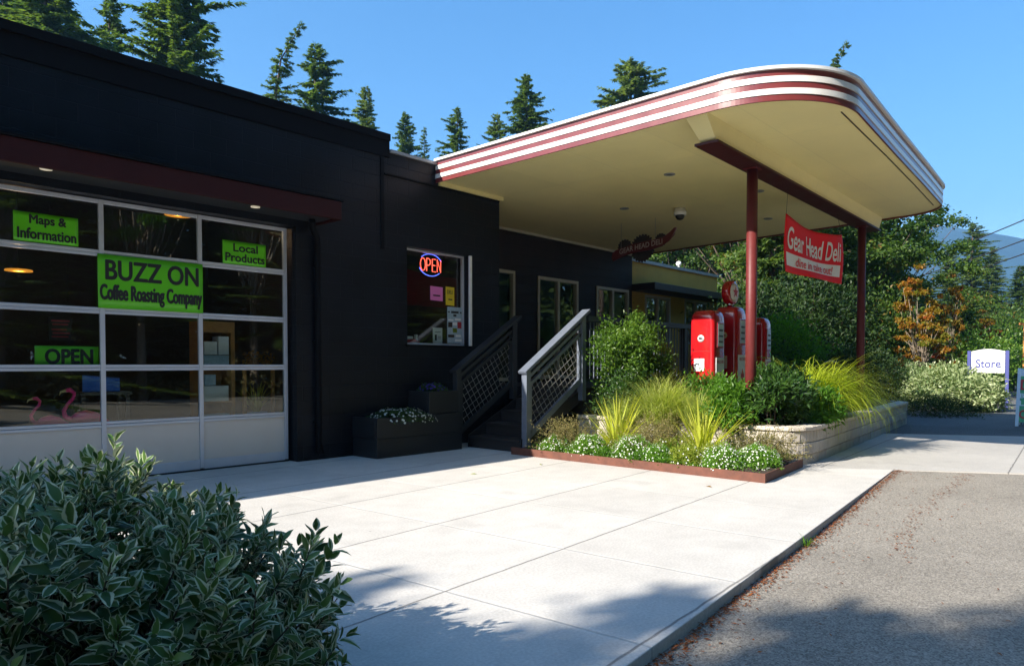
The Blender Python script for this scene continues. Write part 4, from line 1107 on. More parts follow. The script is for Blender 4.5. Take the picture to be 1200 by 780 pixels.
# ------------------------------------------------------------------ old petrol pumps
def rrect(cx,cy,w,d,r,z,n=5):
    pts=[]
    for (sx_,sy_,a0) in ((1,1,0),(-1,1,90),(-1,-1,180),(1,-1,270)):
        for k in range(n):
            a=math.radians(a0+90*k/(n-1)); pts.append((cx+sx_*(w/2-r)+r*math.cos(a), cy+sy_*(d/2-r)+r*math.sin(a), z))
    return pts
def pump(x,y,z,w,d,h,label,globe=False,nozzle=True):
    """x,y centre; w along X (front faces -Y), d along Y (side faces -X)"""
    t=thing('petrol_pump',(x,y,z),label,'petrol pump','old red petrol pumps')
    b=MB(); rings=[]
    for (hh,s,rr_) in ((0,1.0,0.06),(0.02*h,1.0,0.06),(0.86*h,0.985,0.06),(0.92*h,0.975,0.07),(0.955*h,0.93,0.08),(0.98*h,0.84,0.08),(0.995*h,0.68,0.07),(h,0.4,0.04)):
        rings.append(rrect(x,y,w*s,d*s,min(rr_,w*s*0.45),z+hh))
    b.loft(rings); 
    b.build('cabinet',M['pump_red'],t)
    MB().box(x-w/2-0.02,x+w/2+0.02,y-d/2-0.02,y+d/2+0.02,z-0.06,z+0.05).build('plinth',M['pump_red'],t,bevel=0.012)
    yf=y-d/2
    # front: dial window, gauge, lower panel
    MB().box(x-w*0.27,x+w*0.27,yf-0.016,yf+0.01,z+h*0.60,z+h*0.87).build('dial_frame',M['pump_red'],t,bevel=0.012)
    MB().box(x-w*0.22,x+w*0.22,yf-0.020,yf-0.0165,z+h*0.62,z+h*0.85).build('dial_face',M['dial'],t)
    q=MB()
    for k in range(3): q.box(x-w*0.16,x+w*0.16,yf-0.023,yf-0.0205,z+h*(0.655+0.06*k),z+h*(0.675+0.06*k))
    q.build('dial_numbers',M['ink'],t)
    MB().box(x-w*0.33,x+w*0.33,yf-0.012,yf+0.005,z+h*0.13,z+h*0.50).build('front_panel',M['paper'],t,bevel=0.004)
    L=MB(); v,f=text_mesh('FIRE CHIEF',(x-w*0.27,yf-0.016,z+h*0.44),(1,0,0),(0,0,1),w*0.54,h*0.032,(0,-1,0),0,0.02); L.add(v,f)
    L.plate([(-0.10,0.0),(0.02,0.02),(0.10,-0.02),(0.11,0.06),(0.04,0.10),(0.07,0.22),(0.0,0.32),(-0.02,0.22),(-0.06,0.27),(-0.05,0.14),(-0.10,0.08)],(x,yf-0.013,z+h*0.16),(w/0.43,0,0),(0,0,h/1.6),(0,-1,0),0.003)
    L.build('red_emblem',M['red_ink'],t)
    # side: round badge, notice square, seam
    xl=x-w/2
    MB().lathe([(0.058,0),(0.058,0.012)],(xl+0.004,y+d*0.02,z+h*0.70),(-1,0,0),26).build('round_badge',M['paper'],t)
    k_=MB(); k_.plate([(-0.04,-0.01),(0.0,-0.018),(0.045,0.0),(0.02,0.012),(-0.02,0.022),(-0.045,0.008)],(xl-0.009,y+d*0.02,z+h*0.70),(0,-1,0),(0,0,1),(-1,0,0),0.002); k_.build('badge_mark',M['ink'],t)
    MB().box(xl-0.006,xl+0.01,y-d*0.12,y+d*0.30,z+h*0.36,z+h*0.49).build('notice_plate',M['paper'],t)
    s=MB(); s.box(xl-0.002,xl+0.004,y-d*0.40,y+d*0.40,z+h*0.565,z+h*0.568); s.build('panel_seam',M['brown_trim'],t)
    if nozzle:
        hz=MB(); pth=[(x+w/2-0.005,y+0.02,z+h*0.72),(x+w/2+0.09,y+0.02,z+h*0.66),(x+w/2+0.12,y,z+h*0.35),(x+w/2+0.08,y-0.02,z+h*0.12),(x+w/2-0.005,y-0.03,z+h*0.2)]
        hz.tube(pth,0.016,8); hz.build('hose',M['black'],t)
    if globe:
        MB().lathe([(0.05,0),(0.05,0.03),(0.07,0.05)],(x,y,z+h),n=16).build('globe_collar',M['chrome'],t)
        gc=(x,y,z+h+0.25)
        MB().lathe([(0.165,-0.075),(0.20,-0.07),(0.212,-0.04),(0.212,0.04),(0.20,0.07),(0.165,0.075)],gc,(0,1,0),30).build('globe_rim',M['pump_red'],t)
        for sgn in (-1,1):
            MB().lathe([(0.163,0.0),(0.12,0.018),(0.05,0.026)],(gc[0],gc[1]+sgn*0.074,gc[2]),(0,sgn,0),30).build('globe_face',M['paper'],t)
        st=[((0.11 if k%2==0 else 0.045)*math.sin(2*math.pi*k/10),(0.11 if k%2==0 else 0.045)*math.cos(2*math.pi*k/10)) for k in range(10)]
        MB().plate(st,(gc[0],gc[1]-0.102,gc[2]),(1,0,0),(0,0,1),(0,-1,0),0.003).build('globe_emblem',M['red_ink'],t)
    return t
pump(11.06,5.635,0.62,0.43,0.44,1.59,'red petrol pump with white round badge, sunlit and nearest the green shrub')
pump(11.90,5.635,0.62,0.44,0.44,1.70,'taller red petrol pump topped by a round globe, the middle of the row',True)
pump(13.03,5.635,0.62,0.36,0.44,1.56,'shaded red petrol pump without a globe, behind the red post')

# ------------------------------------------------------------------ signs along the far pavement
ss = thing('store_sign', (25.0,3.85,0), 'white arched sign reading Store on blue posts behind the pale shrub', 'sign')
SY0,SY1,SXX=4.33,3.36,25.6
pl=[(SY0-0.06-(SY0-SY1-0.12)*i/12, 1.70+0.07*math.sin(math.pi*i/12)) for i in range(13)]+[(SY1+0.06,1.05),(SY0-0.06,1.05)]
MB().plate(pl,(SXX,0,0),(0,1,0),(0,0,1),(1,0,0),0.05).build('sign_panel',M['paper'],ss)
for yy in (SY0,SY1): MB().box(SXX-0.03,SXX+0.07,yy-0.045,yy+0.045,0,1.72).build('post',M['sign_blue'],ss)
L=MB(); v,f=text_mesh('Store',(SXX-0.004,SY0-0.17,1.20),(0,-1,0),(0,0,1),0.64,0.26,(-1,0,0),0,0.022); L.add(v,f); L.build('lettering',M['sign_blue'],ss)
ab = thing('sandwich_board', (18.7,2.1,0), 'green sandwich board with pale top standing on the driveway', 'sign')
bx,by0,by1=18.5,2.235,1.55
def bpt(t,yy,side): return (bx+side*(0.02+0.28*(1-t)),yy,0.02+1.20*t)
for side in (-1,1):
    MB().hexa([bpt(0.06,by0,side),bpt(0.06,by1,side),(bpt(0.06,by1,side)[0]+0.02*side*-1,by1,bpt(0.06,by1,side)[2]),(bpt(0.06,by0,side)[0]+0.02*side*-1,by0,bpt(0.06,by0,side)[2])],
              [bpt(1,by0,side),bpt(1,by1,side),(bpt(1,by1,side)[0]+0.02*side*-1,by1,bpt(1,by1,side)[2]),(bpt(1,by0,side)[0]+0.02*side*-1,by0,bpt(1,by0,side)[2])]).build('panel',M['board_green'],ab)
    for yy in (by0-0.03,by1+0.03):
        p,q=bpt(0,yy,side),bpt(1,yy,side); MB().bar((p[0]-0.004*side,p[1],0.0),(q[0]-0.004*side,q[1],q[2]),0.06,0.03,(1,0,0)).build('leg',M['board_pale'],ab)
up_=(Vector(bpt(1,by0,-1))-Vector(bpt(0,by0,-1))).normalized(); nf=Vector((-up_.z,0,up_.x)); nf = nf if nf.x<0 else -nf
def on_board(t0,t1,m,txt=None,inset=0.06,name='lettering',w=None):
    p=Vector(bpt(t0,by0-inset,-1))+nf*0.012
    L=MB()
    if txt:
        v,f=text_mesh(txt,p,(0,-1,0),up_,w or (by0-by1-2*inset),1.25*(t1-t0),nf,0.0,0.02); L.add(v,f)
    else:
        L.plate([(0,0),(by0-by1-2*inset,0),(by0-by1-2*inset,1.25*(t1-t0)),(0,1.25*(t1-t0))],p-nf*0.008,(0,-1,0),up_,nf,0.003)
    L.build(name,m,ab)
on_board(0.86,0.985,M['board_pale'],None,0.0,'top_strip')
on_board(0.62,0.80,M['maroon'],'DELI'); on_board(0.475,0.56,M['board_pale'],'Breakfast'); on_board(0.34,0.43,M['board_pale'],'Lunch',w=0.42); on_board(0.12,0.27,M['maroon'],'OPEN')
ow = thing('hanging_shop_sign', (36.5,3.6,0), 'orange timber frame holding a small red and white sign', 'sign')
f_=MB(); f_.box(36.45,36.55,4.15,4.25,0,2.95); f_.box(36.45,36.55,2.6,2.7,0,2.95); f_.box(36.42,36.58,2.4,4.4,2.952,3.05); f_.build('timber_frame',M['orange_wood'],ow)
MB().plate([(3.45+0.6*math.cos(a),2.5+0.33*math.sin(a)) for a in np.linspace(0,2*math.pi,24,endpoint=False)],(36.48,0,0),(0,1,0),(0,0,1),(1,0,0),0.04).build('sign_panel',M['red_ink'],ow)
MB().box(36.46,36.479,3.1,3.8,2.45,2.6).build('sign_strip',M['paper'],ow)
tp = thing('teal_awning', (33,2.4,0), 'teal market awning on thin posts at the far pavement edge', 'awning')
a_=MB(); a_.hexa([(32,3.55,1.35),(34,3.55,1.35),(34,0.8,1.35),(32,0.8,1.35)],[(32.2,3.5,2.15),(33.8,3.5,2.15),(33.8,0.9,2.15),(32.2,0.9,2.15)]); a_.build('canvas',M['sign_teal'],tp)
for yy in (3.5,0.85):
    for xx in (32.05,33.95): MB().box(xx-0.03,xx+0.03,yy-0.03,yy+0.03,0,1.349).build('post',M['white'],tp)
pl_=thing('path_light',(14.9,4.75,0.5),'small dark mushroom garden light beside the far canopy post','garden light')
MB().tube([(14.75,4.85,0.5),(14.75,4.85,1.33)],0.012,8).build('stem',M['black'],pl_)
MB().lathe([(0.13,0),(0.12,0.02),(0.03,0.06)],(14.75,4.85,1.33),n=18).build('lamp_shade',M['black'],pl_)

# ------------------------------------------------------------------ planting
def rnd_dir(r_, n, up=0.0):
    v = r_.normal(0,1,(n,3)); v[:,2] += up; return unit(v)
def leafy(name, label, cat, center, rad, n, leaf, m, seed, clumps=40, stems=10, group=None, up=0.5, zbase=None, stem_m=None, sharp=0.45, shell=0.55, tone=None, kind=None, flat=1.0):
    """shrub: leaf clumps spread through an uneven volume, on a few stems"""
    r_ = np.random.default_rng(seed)
    c = np.array(center, float); rad = np.array(rad, float)
    zb = c[2]-rad[2] if zbase is None else zbase
    t = thing(name, (c[0],c[1],zb), label, cat, group, kind)
    d = rnd_dir(r_, clumps, 0.35)
    rr = r_.uniform(shell, 1.0, clumps)*(1+r_.normal(0,0.13,clumps))
    cc = d*rr[:,None]*rad
    k = r_.integers(0, clumps, n)
    cr = (rad.mean()*sharp)
    off = r_.normal(0, 0.42, (n,3))*cr; off[:,2] *= flat
    P = c + cc[k] + off
    P[:,2] = np.maximum(P[:,2], zb+0.01)
    out = unit((P-c)/rad)
    D = unit(out*0.7 + r_.normal(0,0.65,(n,3)) + np.array([0,0,up*0.4]))
    Nn = unit(out*0.5 + r_.normal(0,0.5,(n,3)) + np.array([0,0,0.8]))
    V,F = leaves(P, D, Nn, r_.uniform(leaf[0],leaf[1],n), r_.uniform(leaf[2],leaf[3],n))
    ct = r_.normal(0,0.16,clumps)
    tn = np.clip(r_.normal(0.45,0.2,n)+ct[k],0,1)
    np_mesh('foliage', V, F, m, t, attrs={'tone': np.repeat(tn,4)})
    if stems:
        s = MB()
        for i in range(stems):
            q = c + cc[r_.integers(0,clumps)]*0.9
            b = np.array([c[0]+r_.normal(0,rad[0]*0.12), c[1]+r_.normal(0,rad[1]*0.12), zb-0.03])
            mid = (b+q)/2 + r_.normal(0,0.05,3)*rad; r0 = 0.006+0.008*rad.mean()
            s.tube([b,mid,q],[r0,r0*0.7,r0*0.3],5)
        s.build('stems', stem_m or M['twig'], t)
    return t

def dogwood(center, seed, n_shoot):
    r_ = np.random.default_rng(seed)
    c = np.array(center); rad = np.array([0.82,0.92,0.885]); p = 2.7
    t = thing('variegated_dogwood', (c[0],c[1],0), 'large dark green shrub with cream edged leaves filling the near corner', 'shrub')
    MB().prism([(c[0]+1.02*math.cos(a)*(1+0.06*math.sin(5*a)),c[1]+1.08*math.sin(a)*(1+0.06*math.cos(4*a))) for a in np.linspace(0,2*math.pi,30,endpoint=False)],0.001,0.03).build('mulch', M['soil'], t)
    d = rnd_dir(r_, n_shoot, 0.25); d[:,2] = np.abs(d[:,2])*np.where(r_.random(n_shoot)<0.9,1,-0.2)
    sc = (np.abs(d)**p).sum(1)**(-1/p)
    lump = 1 + 0.07*np.sin(d[:,0]*7+1)*np.cos(d[:,1]*6) + 0.05*np.sin(d[:,2]*11+d[:,0]*5)
    depth = np.where(r_.random(n_shoot)<0.62, r_.uniform(0.93,1.04,n_shoot), r_.uniform(0.55,0.93,n_shoot))
    tips = c + d*(sc*lump*depth)[:,None]*rad
    hi = r_.random(n_shoot) < 0.10
    tips[hi] += unit(d[hi]+np.array([0,0,0.6]))*r_.uniform(0.03,0.11,hi.sum())[:,None]
    tips[:,2] = np.maximum(tips[:,2], 0.06)
    sd = unit(d + np.array([0,0,0.75]) + r_.normal(0,0.28,(n_shoot,3)))
    nodes_ = 6
    Ps,Ds,Ns,Ls,Ws = [],[],[],[],[]
    for k in range(nodes_):
        back = 0.022 + 0.030*k
        a = r_.uniform(0,2*np.pi,n_shoot) if k==0 else a + np.pi/2 + r_.normal(0,0.2,n_shoot)
        s1 = unit(np.cross(sd, np.array([0.3,0.2,0.9]))); s2 = np.cross(sd, s1)
        for sg in (0, np.pi):
            side = s1*np.cos(a+sg)[:,None] + s2*np.sin(a+sg)[:,None]
            ang = np.radians(22 + 11*k) + r_.normal(0,0.17,n_shoot)
            D = sd*np.cos(ang)[:,None] + side*np.sin(ang)[:,None]
            Nn = sd*np.sin(ang)[:,None] - side*np.cos(ang)[:,None]
            Ps.append(tips - sd*back + side*0.003); Ds.append(D + r_.normal(0,0.08,D.shape)); Ns.append(Nn + r_.normal(0,0.2,D.shape))
            L = np.clip(r_.normal(1.0,0.17,n_shoot),0.55,1.35)*(0.051+0.007*min(k,3)); Ls.append(L); Ws.append(L*r_.uniform(0.38,0.50,n_shoot))
    P,D,Nn,L,W = np.concatenate(Ps),np.concatenate(Ds),np.concatenate(Ns),np.concatenate(Ls),np.concatenate(Ws)
    n = len(P); D = unit(D); T = unit(np.cross(Nn,D)); Nn = np.cross(D,T)
    ts = np.array([0,0.12,0.32,0.55,0.78,0.92,1.0]); us = np.array([-1,-0.5,0,0.5,1])
    wp = np.array([0.06,0.55,0.95,0.98,0.62,0.26,0.0])
    curl = np.where(r_.random(n)<0.12, r_.uniform(0.5,0.95,n), r_.uniform(0.0,0.42,n)); cup = r_.uniform(0.10,0.5,n); tw = r_.normal(0,0.25,n); wav = r_.uniform(0,6.28,n)
    V = np.zeros((n,len(ts),5,3)); mg = np.zeros((n,len(ts),5)); off_ = r_.normal(0.0,0.13,(n,1))
    for i,tt in enumerate(ts):
        for j,u in enumerate(us):
            hw = W/2*wp[i]*u
            lift = cup*np.abs(u)**1.4*W*0.5*wp[i] - curl*L*tt**2 + 0.06*W*np.sin(wav+tt*9)*u**2
            V[:,i,j] = P + D*(L*tt)[:,None] + T*(hw)[:,None] + Nn*(lift + tw*hw*tt)[:,None]
            mg[:,i,j] = abs(u)*0.98 + (0.25 if tt>0.95 else 0) + r_.normal(0,0.13,n)*(1 if abs(u)>0.2 else 0.25) + off_[:,0]
    K = len(ts)*5; idx_ = np.arange(n)[:,None]*K; F = []
    for i in range(len(ts)-1):
        for j in range(4):
            F.append(idx_ + np.array([[i*5+j, i*5+j+1, (i+1)*5+j+1, (i+1)*5+j]]))
    F = np.concatenate(F)
    tone = np.clip(r_.normal(0.36,0.22,n)+np.where(np.arange(n)<4*n_shoot,0.28,0.0),0,1)
    np_mesh('foliage', V.reshape(-1,3), F, M['dogwood'], t, attrs={'margin': mg.ravel(), 'tone': np.repeat(tone,K)}, smooth=True)
    s = MB()
    for i in range(0, n_shoot, 4):
        q = Vector(tips[i]); b = Vector((c[0]+r_.normal(0,0.18),c[1]+r_.normal(0,0.18),0.0)); d_ = Vector(sd[i])
        s.tube([b, (b+q)/2+Vector((0,0,-0.05)), q-d_*0.15, q],[0.006,0.005,0.003,0.0015],5)
    s.build('stems', M['twig'], t)
dogwood((0.70,2.72,0.06), 21, 1550)

# tall green shrub beside the railing
leafy('evergreen_shrub','tall fresh green broadleaf shrub between the stair railing and the pumps','shrub',(9.85,6.38,1.36),(0.74,0.48,0.82),9500,(0.045,0.075,0.022,0.036),M['shrub'],31,95,30,zbase=0.42,sharp=0.30,shell=0.4)
leafy('evergreen_shrub','low green broadleaf shrub between the tall shrub and the first pump','shrub',(10.28,6.15,1.02),(0.42,0.30,0.56),4200,(0.045,0.075,0.022,0.034),M['shrub'],33,50,14,zbase=0.42,sharp=0.32,shell=0.4)
leafy('evergreen_shrub','dark green shrub at the foot of the tall shrub by the railing','shrub',(9.35,6.15,0.72),(0.48,0.45,0.42),3200,(0.04,0.07,0.02,0.03),M['peony'],32,36,8,zbase=0.30)
tuft('sedge_clump','arching pale striped sedge clump in front of the tall shrub','grass',(9.02,5.30,0.46),1300,(0.5,0.95),(0.008,0.014),(0.7,1.5),(1.0,2.3),M['sedge'],41,0.22,nseg=6)
tuft('sedge_clump','loose striped sedge tuft spilling behind the two yuccas','grass',(9.00,4.75,0.46),700,(0.4,0.7),(0.008,0.013),(0.6,1.5),(0.9,2.2),M['sedge'],42,0.16,nseg=6)
tuft('yucca','yellow striped yucca with stiff leaves, closer to the stair railing','yucca',(8.30,5.58,0.10),110,(0.5,0.95),(0.030,0.050),(0.15,1.45),(0.0,0.6),M['yucca'],43,0.07)
tuft('yucca','yellow striped yucca with stiff leaves, in front of the stone planter','yucca',(8.38,4.32,0.10),120,(0.5,0.95),(0.030,0.050),(0.15,1.45),(0.0,0.7),M['yucca'],44,0.07)
# brownish heathers: fine upright sprays
def heather(label, c, r, n, seed):
    r_ = np.random.default_rng(seed)
    t = thing('heather', c, label, 'shrub', 'brownish heathers in the low flower bed')
    P,D=[],[]
    for i in range(n):
        a=r_.uniform(0,2*np.pi); e=r_.uniform(0.25,1.4); Ls=r*r_.uniform(0.7,1.25)
        d=np.array([math.cos(a)*math.cos(e),math.sin(a)*math.cos(e),math.sin(e)*0.9]); b=np.array(c)+np.array([r_.normal(0,r*0.2),r_.normal(0,r*0.2),0])
        for s in np.linspace(0.25,1,16):
            q=b+d*Ls*s+np.array([0,0,-0.10*s*s*r]); 
            for _ in range(2): P.append(q+r_.normal(0,0.008,3)); D.append(d*0.7+r_.normal(0,0.7,3))
    P,D=np.array(P),np.array(D); m_=len(P)
    V,F=leaves(P,D,r_.normal(0,1,(m_,3)),r_.uniform(0.02,0.045,m_),r_.uniform(0.006,0.012,m_))
    np_mesh('foliage',V,F,M['heather'],t,attrs={'tone':np.repeat(r_.random(m_),4)})
    s=MB()
    for i in range(14):
        a=r_.uniform(0,6.28); s.tube([c,(c[0]+0.6*r*math.cos(a),c[1]+0.6*r*math.sin(a),c[2]+0.6*r)],[0.005,0.002],5)
    s.build('stems',M['twig'],t)
heather('feathery brown heather beside the foot of the stair railing',(8.02,6.22,0.09),0.52,210,51)
heather('grey brown heather between the two yellow yuccas',(8.32,4.98,0.10),0.58,300,52)
heather('open grey brown heather against the curved corner of the stone planter',(8.62,3.66,0.10),0.50,190,53)
# low lime ground cover between the mounds
r_=np.random.default_rng(55); n=9000
x_=r_.uniform(7.64,9.0,n); y_2=3.24+(x_-7.59)*0.1+r_.random(n)*(6.75-3.24)
hh=np.clip(np.sin(x_*9+1)*np.cos(y_2*7)*0.06+0.08,0.015,0.16)
P=np.stack([x_,y_2,0.06+0.05*(x_-7.59)+hh*r_.random(n)],1); D=unit(r_.normal(0,1,(n,3))+np.array([0,0,0.8])); Nn=unit(r_.normal(0,0.5,(n,3))+np.array([0,0,1]))
V,F=leaves(P,D,Nn,r_.uniform(0.025,0.06,n),r_.uniform(0.010,0.022,n))
keep=np.repeat(np.sin(x_*5+0.7)*np.cos(y_2*3.1)+r_.normal(0,0.35,n)>-0.25,4)
idx_k=np.where(keep[::4])[0]; V=V.reshape(-1,4,3)[idx_k].reshape(-1,3); m_=len(idx_k); i_=np.arange(m_)[:,None]*4
tag(np_mesh('ground_cover',V,np.concatenate([i_+np.array([[0,2,3]]),i_+np.array([[0,3,1]])],0),M['alyssum_leaf'],attrs={'tone':np.repeat(r_.random(m_),4)}),'low bright green ground cover between the flower mounds','ground cover',kind='stuff')
# white alyssum mounds
def mound(label, c, r, h, seed, n=1500, nf=300, leafm='alyssum_leaf', name='alyssum', cat='flowers', petal='petal_white', group='white flower mounds along the bed edging', fs=(0.007,0.0125)):
    r_ = np.random.default_rng(seed)
    t = thing(name, c, label, cat, group)
    d = rnd_dir(r_, n, 0.4); d[:,2]=np.abs(d[:,2])
    lump = 1+0.12*np.sin(d[:,0]*6+seed)*np.cos(d[:,1]*7)
    P = np.array(c)+d*np.array([r,r,h])*(r_.uniform(0.6,1.02,n)*lump)[:,None]
    V,F = leaves(P, unit(d+r_.normal(0,0.6,(n,3))), unit(d+r_.normal(0,0.4,(n,3))), r_.uniform(0.022,0.045,n), r_.uniform(0.009,0.016,n))
    np_mesh('foliage',V,F,M[leafm],t,attrs={'tone':np.repeat(r_.random(n),4)})
    if nf:
        d = rnd_dir(r_, nf, 0.7); d[:,2]=np.abs(d[:,2])
        lump = 1+0.12*np.sin(d[:,0]*6+seed)*np.cos(d[:,1]*7)
        C = np.array(c)+d*np.array([r,r,h])*(r_.uniform(1.0,1.08,nf)*lump)[:,None]
        k=5; P=np.repeat(C,k,0); nn_=np.repeat(d,k,0); a=np.tile(np.arange(k)*2*np.pi/k,nf)+np.repeat(r_.uniform(0,6,nf),k)
        s1=unit(np.cross(nn_,np.array([0.2,0.3,0.9]))); s2=np.cross(nn_,s1)
        D=s1*np.cos(a)[:,None]+s2*np.sin(a)[:,None]+nn_*0.25
        L=np.repeat(r_.uniform(fs[0],fs[1],nf),k)
        V,F=leaves(P,D,nn_,L,L*0.95,0.05,0.1)
        np_mesh('flowers',V,F,M[petal],t,attrs={'tone':np.repeat(r_.random(nf*k),4)})
    return t
al = 'white alyssum mound '
for k,(c,r,h,nf,lb) in enumerate((((7.86,6.30,0.07),0.25,0.22,420,'at the stair railing end of the edging'),((7.88,5.76,0.07),0.29,0.26,520,'in front of the first yellow yucca'),
      ((7.90,5.06,0.07),0.30,0.30,620,'wide and tall, midway along the edging'),((7.84,4.66,0.07),0.22,0.22,320,'small, just beyond the widest mound'),
      ((7.90,3.80,0.07),0.28,0.27,640,'next to the bare soil near the edging corner'),((8.17,3.50,0.08),0.26,0.27,560,'beside the corner heather, last in the row'))):
    mound(al+lb, c, r, h, 60+k, n=2600, nf=int(nf*0.62))
mound('yellow green leafy mound between the white flower mounds',(7.86,4.26,0.07),0.26,0.25,70,n=2200,nf=60,leafm='lime_mound',name='leafy_mound',cat='plant',group=None)
for k,(c,lb) in enumerate((((8.12,5.32,0.10),'lime mound behind the second white mound'),((8.10,4.02,0.10),'lime mound behind the near white mounds'),((8.14,4.72,0.10),'lime mound behind the small white mound'),((8.45,4.62,0.12),'lime mound tucked between heather and near yucca'))):
    mound(lb,c,0.24,0.24,85+k,n=1900,nf=60,leafm='lime_mound',name='leafy_mound',cat='plant',group='lime mounds in the flower bed')
for k,(c,lb) in enumerate((((7.76,5.42,0.07),'low green thyme patch between the first white mounds'),((7.74,4.88,0.07),'low green thyme patch in front of the widest white mound'),((7.76,4.50,0.07),'low green thyme patch beside the yellow green mound'))):
    mound(lb,c,0.17,0.11,75+k,n=1100,nf=0,leafm='perennial',name='thyme_patch',cat='plant',group='thyme patches along the edging')
tuft('leafy_weed','fresh green strappy plant between the white mounds and the near yucca','plant',(8.0,4.50,0.08),60,(0.18,0.32),(0.02,0.035),(0.5,1.4),(0.6,1.6),M['perennial'],48,0.08)
tuft('dark_grass','small dark green grass tuft against the stone planter','grass',(8.62,4.02,0.11),90,(0.18,0.34),(0.008,0.014),(0.6,1.4),(0.4,1.4),M['peony'],45,0.08)
tuft('weed_tuft','small weed growing at the kerb edge','weed',(5.38,1.93,-0.05),26,(0.06,0.14),(0.004,0.008),(0.4,1.4),(0.4,1.4),M['perennial'],46,0.03)
# planter contents
leafy('perennial_clump','bright green ferny perennial in the stone planter below the pumps','plant',(9.62,4.85,0.74),(0.50,0.50,0.36),3600,(0.05,0.09,0.02,0.035),M['perennial'],81,44,6,zbase=0.42,sharp=0.34)
tuft('sedge_clump','low striped sedge clump between the stair railing and the first yucca','grass',(9.0,5.95,0.40),600,(0.35,0.65),(0.008,0.013),(0.5,1.5),(0.9,2.2),M['sedge'],49,0.16,nseg=6)
leafy('perennial_clump','light green perennial leaning over the planter wall behind the near yucca','plant',(9.05,4.28,0.66),(0.30,0.36,0.34),2400,(0.05,0.09,0.022,0.036),M['perennial'],95,30,6,zbase=0.10,sharp=0.34)
leafy('perennial_clump','bright green leafy perennial at the foot of the near red post','plant',(9.40,4.42,0.74),(0.42,0.36,0.36),2800,(0.05,0.09,0.022,0.04),M['perennial'],82,34,6,zbase=0.40,sharp=0.34)
leafy('peony_clump','dark green peony clump hanging over the planter corner','plant',(9.52,3.86,0.74),(0.56,0.42,0.40),4200,(0.08,0.13,0.024,0.040),M['peony'],83,44,8,zbase=0.38,sharp=0.34)
leafy('peony_clump','dark green peony clump behind the corner one, by the near post','plant',(10.2,4.2,0.86),(0.5,0.42,0.38),3200,(0.08,0.13,0.024,0.040),M['peony'],84,44,8,zbase=0.42,sharp=0.34)
leafy('peony_clump','fresh green leafy clump draped on the road side of the planter cap','plant',(10.3,3.60,0.64),(0.44,0.28,0.28),2200,(0.07,0.11,0.024,0.038),M['perennial'],85,30,6,zbase=0.34,sharp=0.34)
tuft('golden_grass','golden arching grass mound spilling over the planter wall','grass',(11.15,3.95,0.58),2100,(0.65,1.5),(0.010,0.018),(0.45,1.35),(1.6,3.0),M['gold_grass'],47,0.30,az=(-0.65,1.1),nseg=9)
leafy('heuchera_clump','small purple black heuchera beside the golden grass','plant',(10.85,3.66,0.58),(0.20,0.18,0.16),520,(0.05,0.08,0.04,0.06),M['purple_leaf'],86,12,3,zbase=0.42)
leafy('red_leaf_shrub','small red leaved shrub in front of the sunlit pump','shrub',(10.55,5.35,0.74),(0.28,0.24,0.22),620,(0.04,0.07,0.02,0.032),M['red_leaf'],87,18,10,zbase=0.45)
leafy('red_leaf_shrub','dark red leaved shrub between the middle pump and the red post','shrub',(11.15,4.95,0.74),(0.24,0.24,0.24),480,(0.04,0.07,0.02,0.032),M['purple_leaf'],88,16,10,zbase=0.45)
leafy('perennial_clump','green leafy filler clump in front of the middle pump','plant',(11.2,4.6,0.62),(0.5,0.4,0.2),1600,(0.05,0.09,0.02,0.035),M['perennial'],89,26,5,zbase=0.44)
leafy('dark_filler_shrub','dark evergreen mound in shade behind the golden grass','shrub',(12.6,4.7,0.72),(0.7,0.5,0.3),2000,(0.05,0.08,0.02,0.03),M['dark_shrub'],90,34,6,zbase=0.44)
leafy('dark_filler_shrub','dark evergreen shrub near the far end of the stone planter','shrub',(16.2,4.95,0.95),(1.0,0.6,0.55),3000,(0.05,0.09,0.025,0.04),M['dark_shrub'],91,40,8,zbase=0.44)
leafy('lime_shrub','bright lime green shrub in sun beyond the pumps','shrub',(17.2,6.75,1.5),(0.9,1.0,0.9),4200,(0.06,0.10,0.03,0.05),M['lime'],92,50,10,zbase=0.45)
# flower boxes in the shade
mound('white flowers filling the low planter box',(6.55,8.22,0.48),0.50,0.17,93,n=2200,nf=260,name='box_flowers',cat='flowers',leafm='peony',group=None,fs=(0.012,0.02))
mound('blue violet flowers filling the upper planter box',(7.22,8.25,0.86),0.24,0.15,94,n=1000,nf=120,name='box_flowers',cat='flowers',leafm='peony',petal='petal_blue',group=None,fs=(0.012,0.02))
# dry leaves on the concrete
for k,(x,y,a,mn,s) in enumerate(((7.0,5.9,0.4,'lime_mound','dry green leaf lying on the concrete before the steps'),(6.95,3.48,1.4,'vine_maple','orange leaf lying on the concrete near the edging corner'),(5.9,5.95,2.2,'sedge','pale fallen leaf lying at the edge of the building shade'))):
    n=1; V,F=leaves(np.array([[x,y,0.006]]),np.array([[math.cos(a),math.sin(a),0.1]]),np.array([[0,0,1.0]]),0.085,0.035,0.12,0.1)
    tag(np_mesh('fallen_leaf',V,F,M[mn],attrs={'tone':np.full(4,0.5)},loc=(x,y,0.006)),s,'leaf','fallen leaves on the concrete')

